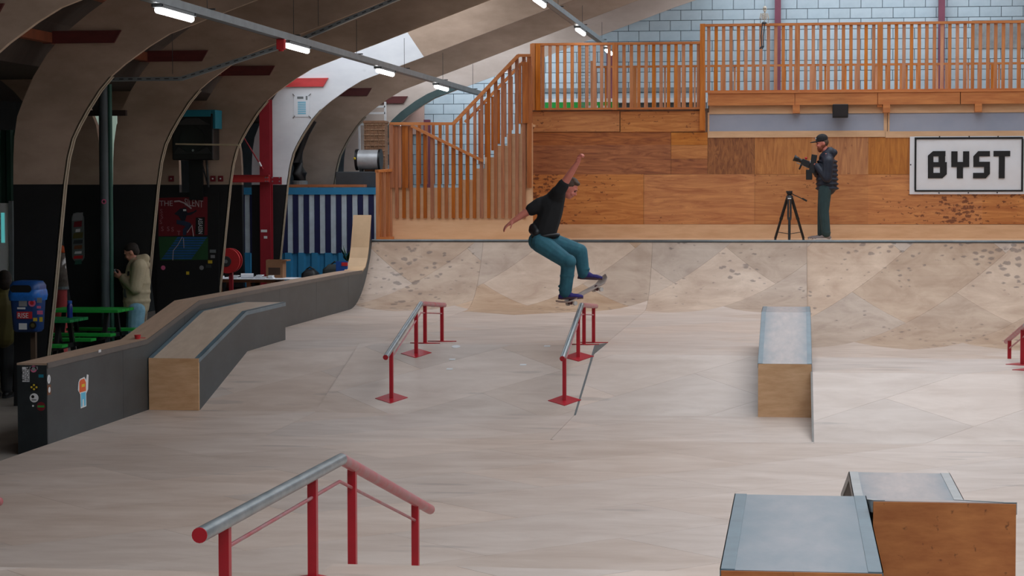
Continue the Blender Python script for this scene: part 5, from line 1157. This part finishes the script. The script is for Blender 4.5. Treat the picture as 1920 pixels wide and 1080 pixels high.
# --- cameraman
YC = 37.85
J = lambda px, py, dy=0: WY(YC+dy, px, py)
cm = thing('person', V((J(1545, 447).x, YC, ZD)), 'bearded cameraman in navy puffer jacket and black cap on the deck', 'person')
pel, che, nek, hc = J(1548, 352), J(1551, 312), J(1549, 287), J(1542, 269)
fd, ud = V((-.97, -.15, -.16)), V((-.12, 0, 1)); B = MB()
shN, elN, wrN = J(1553, 303, -.2), J(1551, 334, -.24), J(1530, 309, -.10); shF, elF, wrF = J(1546, 303, .17), J(1534, 326, .2), J(1521, 310, .06)
hN, kN, aN = J(1547, 356, -.09), J(1545, 396, -.10), J(1549, 438, -.10); hF, kF, aF = J(1546, 356, .09), J(1542, 396, .10), J(1541, 438, .10)
aN.z = aF.z = ZD+.085
B.chain([pel, che, nek], [.12, .14, .06]).chain([nek, hc], [.055, .055]); head(B, hc, fd, ud); B.chain([nek, shN, elN, wrN], [.06, .06, .045, .032]).chain([nek, shF, elF, wrF], [.06, .06, .045, .032]).chain([pel, hN, kN, aN], [.1, .085, .06, .042]).chain([pel, hF, kF, aF], [.1, .085, .06, .042])
hand(B, wrN, (-.95, .1, .25), (0, .6, -.6), (0, -.1, 1), .8); hand(B, wrF, (-.95, -.1, .2), (0, -.6, -.6), (0, .1, 1), .8)
B.skin('body', SKINR, cm, .0085, 3); face(hc, fd, ud, cm)
f_, s_, u_, M_ = frame(fd, ud); BE = MB(); BE.ball(hc+f_*.045-u_*.075, (.062, .065, .055), M_).ball(hc+f_*.06-u_*.11, (.04, .042, .04), M_).ball(hc-u_*.045, (.06, .08, .05), M_); BE.skin('beard', pm('ginger_beard', S(128, 66, 44), .85, var=.3, scale=30), cm, .009, 2)
HH = MB(); HH.ball(hc+u_*.02-f_*.025, (.09, .083, .09), M_); HH.skin('hair', HAIR, cm, .009, 1)
CAPM = pm('cap_black', S(22, 22, 26), .8); CPM = MB(); CPM.ball(hc+u_*.085-f_*.005, (.108, .09, .085), M_).ball(hc+u_*.06, (.11, .092, .045), M_); cp = CPM.skin('cap', CAPM, cm, .008, 2)
BR = MB(); BR.ball(hc+f_*.13+u_*.048, (.085, .075, .012), M_); BR.build('cap_peak', CAPM, cp, smooth=True); MB().ball(hc+f_*.10+u_*.10, (.008, .02, .02), M_).build('cap_badge', T_['white'], cp)
NAV = pm('navy_puffer', S(22, 28, 44), .55, var=.25, scale=9, bump=.2)
JK = MB(); JK.chain([J(1550, 349), J(1550, 330), J(1551, 312), J(1550, 298)], [.175, .18, .175, .13]).chain([J(1550, 297), shN, shN.lerp(elN, .5), elN, elN.lerp(wrN, .88)], [.12, .098, .088, .082, .062]).chain([J(1548, 297), shF, elF, elF.lerp(wrF, .88)], [.12, .098, .08, .06]).capsule(J(1559, 288), J(1564, 286), .085, .062).capsule(J(1552, 290), J(1556, 286), .11, .1)
for i in range(7): JK.ball(J(1551, 303+i*8.4), (.186+.004*i, .186, .042))
JK.skin('jacket', NAV, cm, .0095, 4)
TRK = pm('dark_teal_trousers', S(44, 66, 68), .8, var=.15, scale=8); P = MB(); P.capsule(J(1548, 350), pel, .13, .13).chain([hN, kN, aN+V((0, 0, .03))], [.115, .088, .078]).chain([hF, kF, aF+V((0, 0, .03))], [.115, .088, .078]); P.ball(aN+V((0, 0, .05)), (.084, .084, .03)); P.skin('trousers', TRK, cm, .0095, 2)
GS, GSS = pm('grey_shoe', S(128, 116, 112), .8), pm('white_sole', S(214, 206, 200), .6)
shoe(cm, aN, (-1, -.12, 0), (0, 0, 1), .29, GS, GSS); shoe(cm, aF, (-1, .05, 0), (0, 0, 1), .29, GS, GSS)
# camera rig he holds
K = lambda px, py, dy=0: WY(YC-.05+dy, px, py)
rg = thing('camera_rig', K(1512, 312), 'black video camera rig with lens and monitor held by the cameraman', 'camera')
dr_ = (K(1492, 297)-K(1520, 309)).normalized(); f_, s_, u_, M_ = frame(dr_, (0, 0, 1))
cb_ = K(1510, 305); mb = MB().obox(cb_-f_*.09, cb_+f_*.07, .09, .1); mb.build('camera_body', BLACK, rg, bevel=.008)
MB().tube([cb_+f_*.07, cb_+f_*.12, cb_+f_*.14, cb_+f_*.19], [.035, .035, .045, .05], 18).build('lens', pm('lens_black', S(16, 16, 18), .3), rg, smooth=True)
MB().tube([cb_+f_*.19, cb_+f_*.215], [.056, .058], 18).build('lens_hood', BLACK, rg); MB().obox(cb_-f_*.17-u_*.12, cb_-f_*.09+u_*.19, .14, .10, f_).build('monitor', BLACK, rg, bevel=.006)
MB().box(cb_-f_*.10+V((-.08, -.06, -.26)), cb_-f_*.10+V((.03, .06, -.08))).build('battery_grip', BLACK, rg, bevel=.01); MB().ball(cb_+f_*.02+u_*.075, .022).build('red_knob', T_['red'], rg, smooth=True)
MB().tube([cb_-f_*.1-u_*.06, cb_+f_*.14-u_*.06], .009, 8).build('rod', GREY, rg); MB().tube([cb_+f_*.05-u_*.06, cb_+f_*.05-u_*.15], .016, 10).build('handle', BLACK, rg, smooth=True); plate(rect(.02, .05), cb_-f_*.1+V((0, -.062, .06)), XR, ZU, .002).build('white_mark', WHITE, rg)
# tripod
tc_ = J(1480, 446, -.05); tx = tc_.x; ty = YC-.05
tr = thing('tripod', (tx, ty, ZD), 'black video tripod standing on the deck left of the cameraman', 'tripod')
za = K(1480, 372).z; zh = K(1480, 358).z
feet = [(tx-.245, ty+.13), (tx+.245, ty+.13), (tx+.0, ty-.24)]
for fx, fy in feet:
    top = V((tx+(fx-tx)*.16, ty+(fy-ty)*.16, za)); ft = V((fx, fy, ZD+.03)); sd_ = (ft-top).cross(ZU).normalized()*.022; mid = top.lerp(ft, .5)
    lg = MB().tube([top+sd_, mid+sd_], .017, 8).tube([top-sd_, mid-sd_], .017, 8).tube([mid-(ft-top)*.02, ft], .023, 8).obox(mid-(ft-top)*.03, mid+(ft-top)*.03, .07, .03).build('leg', BLACK, tr, smooth=False)
    MB().lathe([(.02, 0), (.02, .02), (.013, .04)], (fx, fy, ZD), 10).build('rubber_foot', DARK, lg)
zs = ZD+.14
for fx, fy in feet: MB().tube([(tx, ty, zs-.03), (tx+(fx-tx)*.85, ty+(fy-ty)*.85, zs)], .007, 6).build('spreader', BLACK, tr)
MB().lathe([(.05, za-.03), (.065, za), (.06, za+.04), (.035, za+.06)], (tx, ty, 0), 16).build('bowl', pm('bowl', S(44, 44, 46), .4), tr, smooth=True); MB().lathe([(.035, za+.06), (.05, za+.08), (.05, zh-.03)], (tx, ty, 0), 16).build('fluid_head', BLACK, tr, smooth=True); MB().box((tx-.06, ty-.05, zh-.03), (tx+.05, ty+.05, zh)).build('head_plate', BLACK, tr)
MB().tube([(tx+.04, ty, zh-.05), K(1511, 376)], [.008, .008], 8).tube([K(1504, 372), K(1513, 377)], .016, 8).build('pan_handle', BLACK, tr, smooth=True); plate(rect(.06, .02), (tx+.0, ty-.066, za+.0), XR, ZU, .003).build('white_label', WHITE, tr)

# --- man in beige coat with a phone
YM = 28.75
J = lambda px, py, dy=0: WY(YM+dy, px, py)
ma = thing('person', V((J(255, 640).x, YM, -.1)), 'standing man in beige hooded coat and light jeans looking at a phone', 'person')
hc = J(247, 474); fd, ud = V((-.92, -.1, -.42)), V((-.35, 0, .94)); nek, che, pel = J(255, 489), J(258, 520), J(256, 575)
shN, elN, wrN = J(261, 500, -.2), J(254, 540, -.24), J(229, 519, -.10); shF, elF, wrF = J(255, 500, .18), J(242, 538, .2), J(228, 517, .05)
hN, kN, aN = J(256, 580, -.1), J(252, 640, -.11), J(256, 700, -.1); hF, kF, aF = J(254, 580, .1), J(249, 640, .11), J(250, 700, .1); aN.z = aF.z = -.015
B = MB(); B.chain([pel, che, nek], [.13, .15, .06]).chain([nek, hc], [.055, .055]); head(B, hc, fd, ud); B.chain([nek, shN, elN, wrN], [.06, .06, .045, .032]).chain([nek, shF, elF, wrF], [.06, .06, .045, .032]).chain([pel, hN, kN, aN], [.1, .085, .06, .042]).chain([pel, hF, kF, aF], [.1, .085, .06, .042])
hand(B, wrN, (-.9, .15, .2), (-.1, .5, .7), (0, -.3, 1), .7); hand(B, wrF, (-.9, -.15, .2), (-.1, -.5, .7), (0, .3, 1), .7)
B.skin('body', SKINM, ma, .0085, 3); face(hc, fd, ud, ma)
f_, s_, u_, M_ = frame(fd, ud); H = MB(); H.ball(hc+u_*.055-f_*.02, (.102, .086, .082), M_).ball(hc+u_*.01-f_*.05, (.066, .08, .08), M_); H.skin('hair', pm('dark_hair', S(44, 34, 28), .8, var=.3, scale=30), ma, .008, 2)
BG = pm('beige_coat', S(196, 180, 148), .75, var=.12, scale=6, bump=.15)
C_ = MB(); C_.chain([J(256, 572), J(256, 550), J(257, 525), J(258, 506), J(258, 497)], [.186, .19, .188, .165, .12]).chain([J(259, 503), shN, shN.lerp(elN, .5), elN, elN.lerp(wrN, .85)], [.14, .105, .1, .092, .066]).chain([J(256, 503), shF, elF, elF.lerp(wrF, .85)], [.14, .105, .09, .066]).capsule(J(262, 489), J(272, 485), .085, .07).capsule(J(264, 494), J(272, 496), .09, .07).capsule(J(254, 491), J(251, 494), .082, .076)
for i in range(3): C_.ball(J(256.5, 530+i*17), (.198, .198, .075))
ct_ = C_.skin('coat', BG, ma, .0095, 7)
plate([(-.015, -.035), (.02, -.025), (.02, .035), (-.01, .03)], J(239, 513, -.345)+V((.01, 0, 0)), XR, ZU, .006).build('sleeve_pocket', BLACK, ct_); plate([(-.02, -.06), (.02, -.07), (0, .06), (-.02, .05)], J(235, 549, -.2), XR, ZU, .01).build('pocket_opening', DARK, ct_)
JN = pm('light_jeans', S(150, 196, 214), .8, col2=S(122, 168, 190), scale=7); P = MB(); P.capsule(J(256, 570), pel, .14, .14).chain([hN, kN, aN+V((0, 0, .03))], [.125, .105, .095]).chain([hF, kF, aF+V((0, 0, .03))], [.125, .105, .095]); P.skin('jeans', JN, ma, .0095, 2)
shoe(ma, aN, (-1, -.1, 0), (0, 0, 1), .28, WHITE, WHITE); shoe(ma, aF, (-1, .1, 0), (0, 0, 1), .28, WHITE, WHITE)
c = J(219.5, 513, -.03); ph = thing('mobile_phone', c, 'mobile phone held by the man in the beige coat', 'phone'); MB().obox(c+V((-.03, 0, .06)), c+V((.04, 0, -.05)), .075, .009, (1, 0, .8)).build('phone_body', pm('phone_grey', S(176, 178, 184), .3), ph)
MB().obox(c+V((-.02, 0, .056)), c+V((.046, 0, -.044)), .066, .003, (1, 0, .8)).build('screen', pm('phone_screen', S(40, 44, 52), .2), ph)

# --- person seated at the left edge
YQ = 25.75
J = lambda px, py, dy=0: WY(YQ+dy, px, py)
qs = thing('person', V((J(2, 640).x, YQ, -.1)), 'seated person in an olive jacket cut by the left edge of the picture', 'person')
hc = J(8, 528); fd, ud = V((-.5, .85, -.2)), V((0, 0, 1)); nek, che, pel = J(8, 548), J(8, 575), J(4, 632)
shN, elN, wrN = J(20, 562, 0), J(20, 596, .1), J(6, 590, .34); shF, elF, wrF = J(-18, 562, 0), J(-20, 596, .1), J(-6, 590, .34); kN, aN = J(12, 632, .42), J(12, 690, .42); kF, aF = J(-14, 632, .42), J(-14, 690, .42); aN.z = aF.z = -.02
B = MB(); B.chain([pel, che, nek], [.13, .15, .06]).chain([nek, hc], [.055, .055]); head(B, hc, fd, ud); B.chain([nek, shN, elN, wrN], [.06, .06, .045, .032]).chain([nek, shF, elF, wrF], [.06, .06, .045, .032]).chain([pel, kN, aN], [.1, .07, .045]).chain([pel, kF, aF], [.1, .07, .045]); hand(B, wrN, (0, 1, 0), (0, 0, -1), (-1, 0, 0), .3); hand(B, wrF, (0, 1, 0), (0, 0, -1), (1, 0, 0), .3)
B.skin('body', SKINM, qs, .0095, 3); face(hc, fd, ud, qs); f_, s_, u_, M_ = frame(fd, ud); H = MB(); H.ball(hc+u_*.045-f_*.02, (.108, .092, .1), M_).ball(hc-f_*.05-u_*.02, (.07, .084, .1), M_); H.skin('hair', pm('dark_hair', S(44, 34, 28), .8), qs, .009, 2)
C_ = MB(); C_.chain([J(4, 626), J(7, 600), J(8, 570), J(8, 556)], [.18, .185, .185, .12]).chain([nek, shN, elN, elN.lerp(wrN, .85)], [.09, .1, .085, .06]).chain([nek, shF, elF, elF.lerp(wrF, .85)], [.09, .1, .085, .06]); C_.skin('jacket', T_['olive'], qs, .01, 3)
P = MB(); P.chain([pel, kN, aN+V((0, 0, .04))], [.13, .095, .075]).chain([pel, kF, aF+V((0, 0, .04))], [.13, .095, .075]); P.skin('trousers', DARK, qs, .01, 3); shoe(qs, aN, (0, 1, 0), (0, 0, 1), .28, BLACK, DARK); shoe(qs, aF, (0, 1, 0), (0, 0, 1), .28, BLACK, DARK)
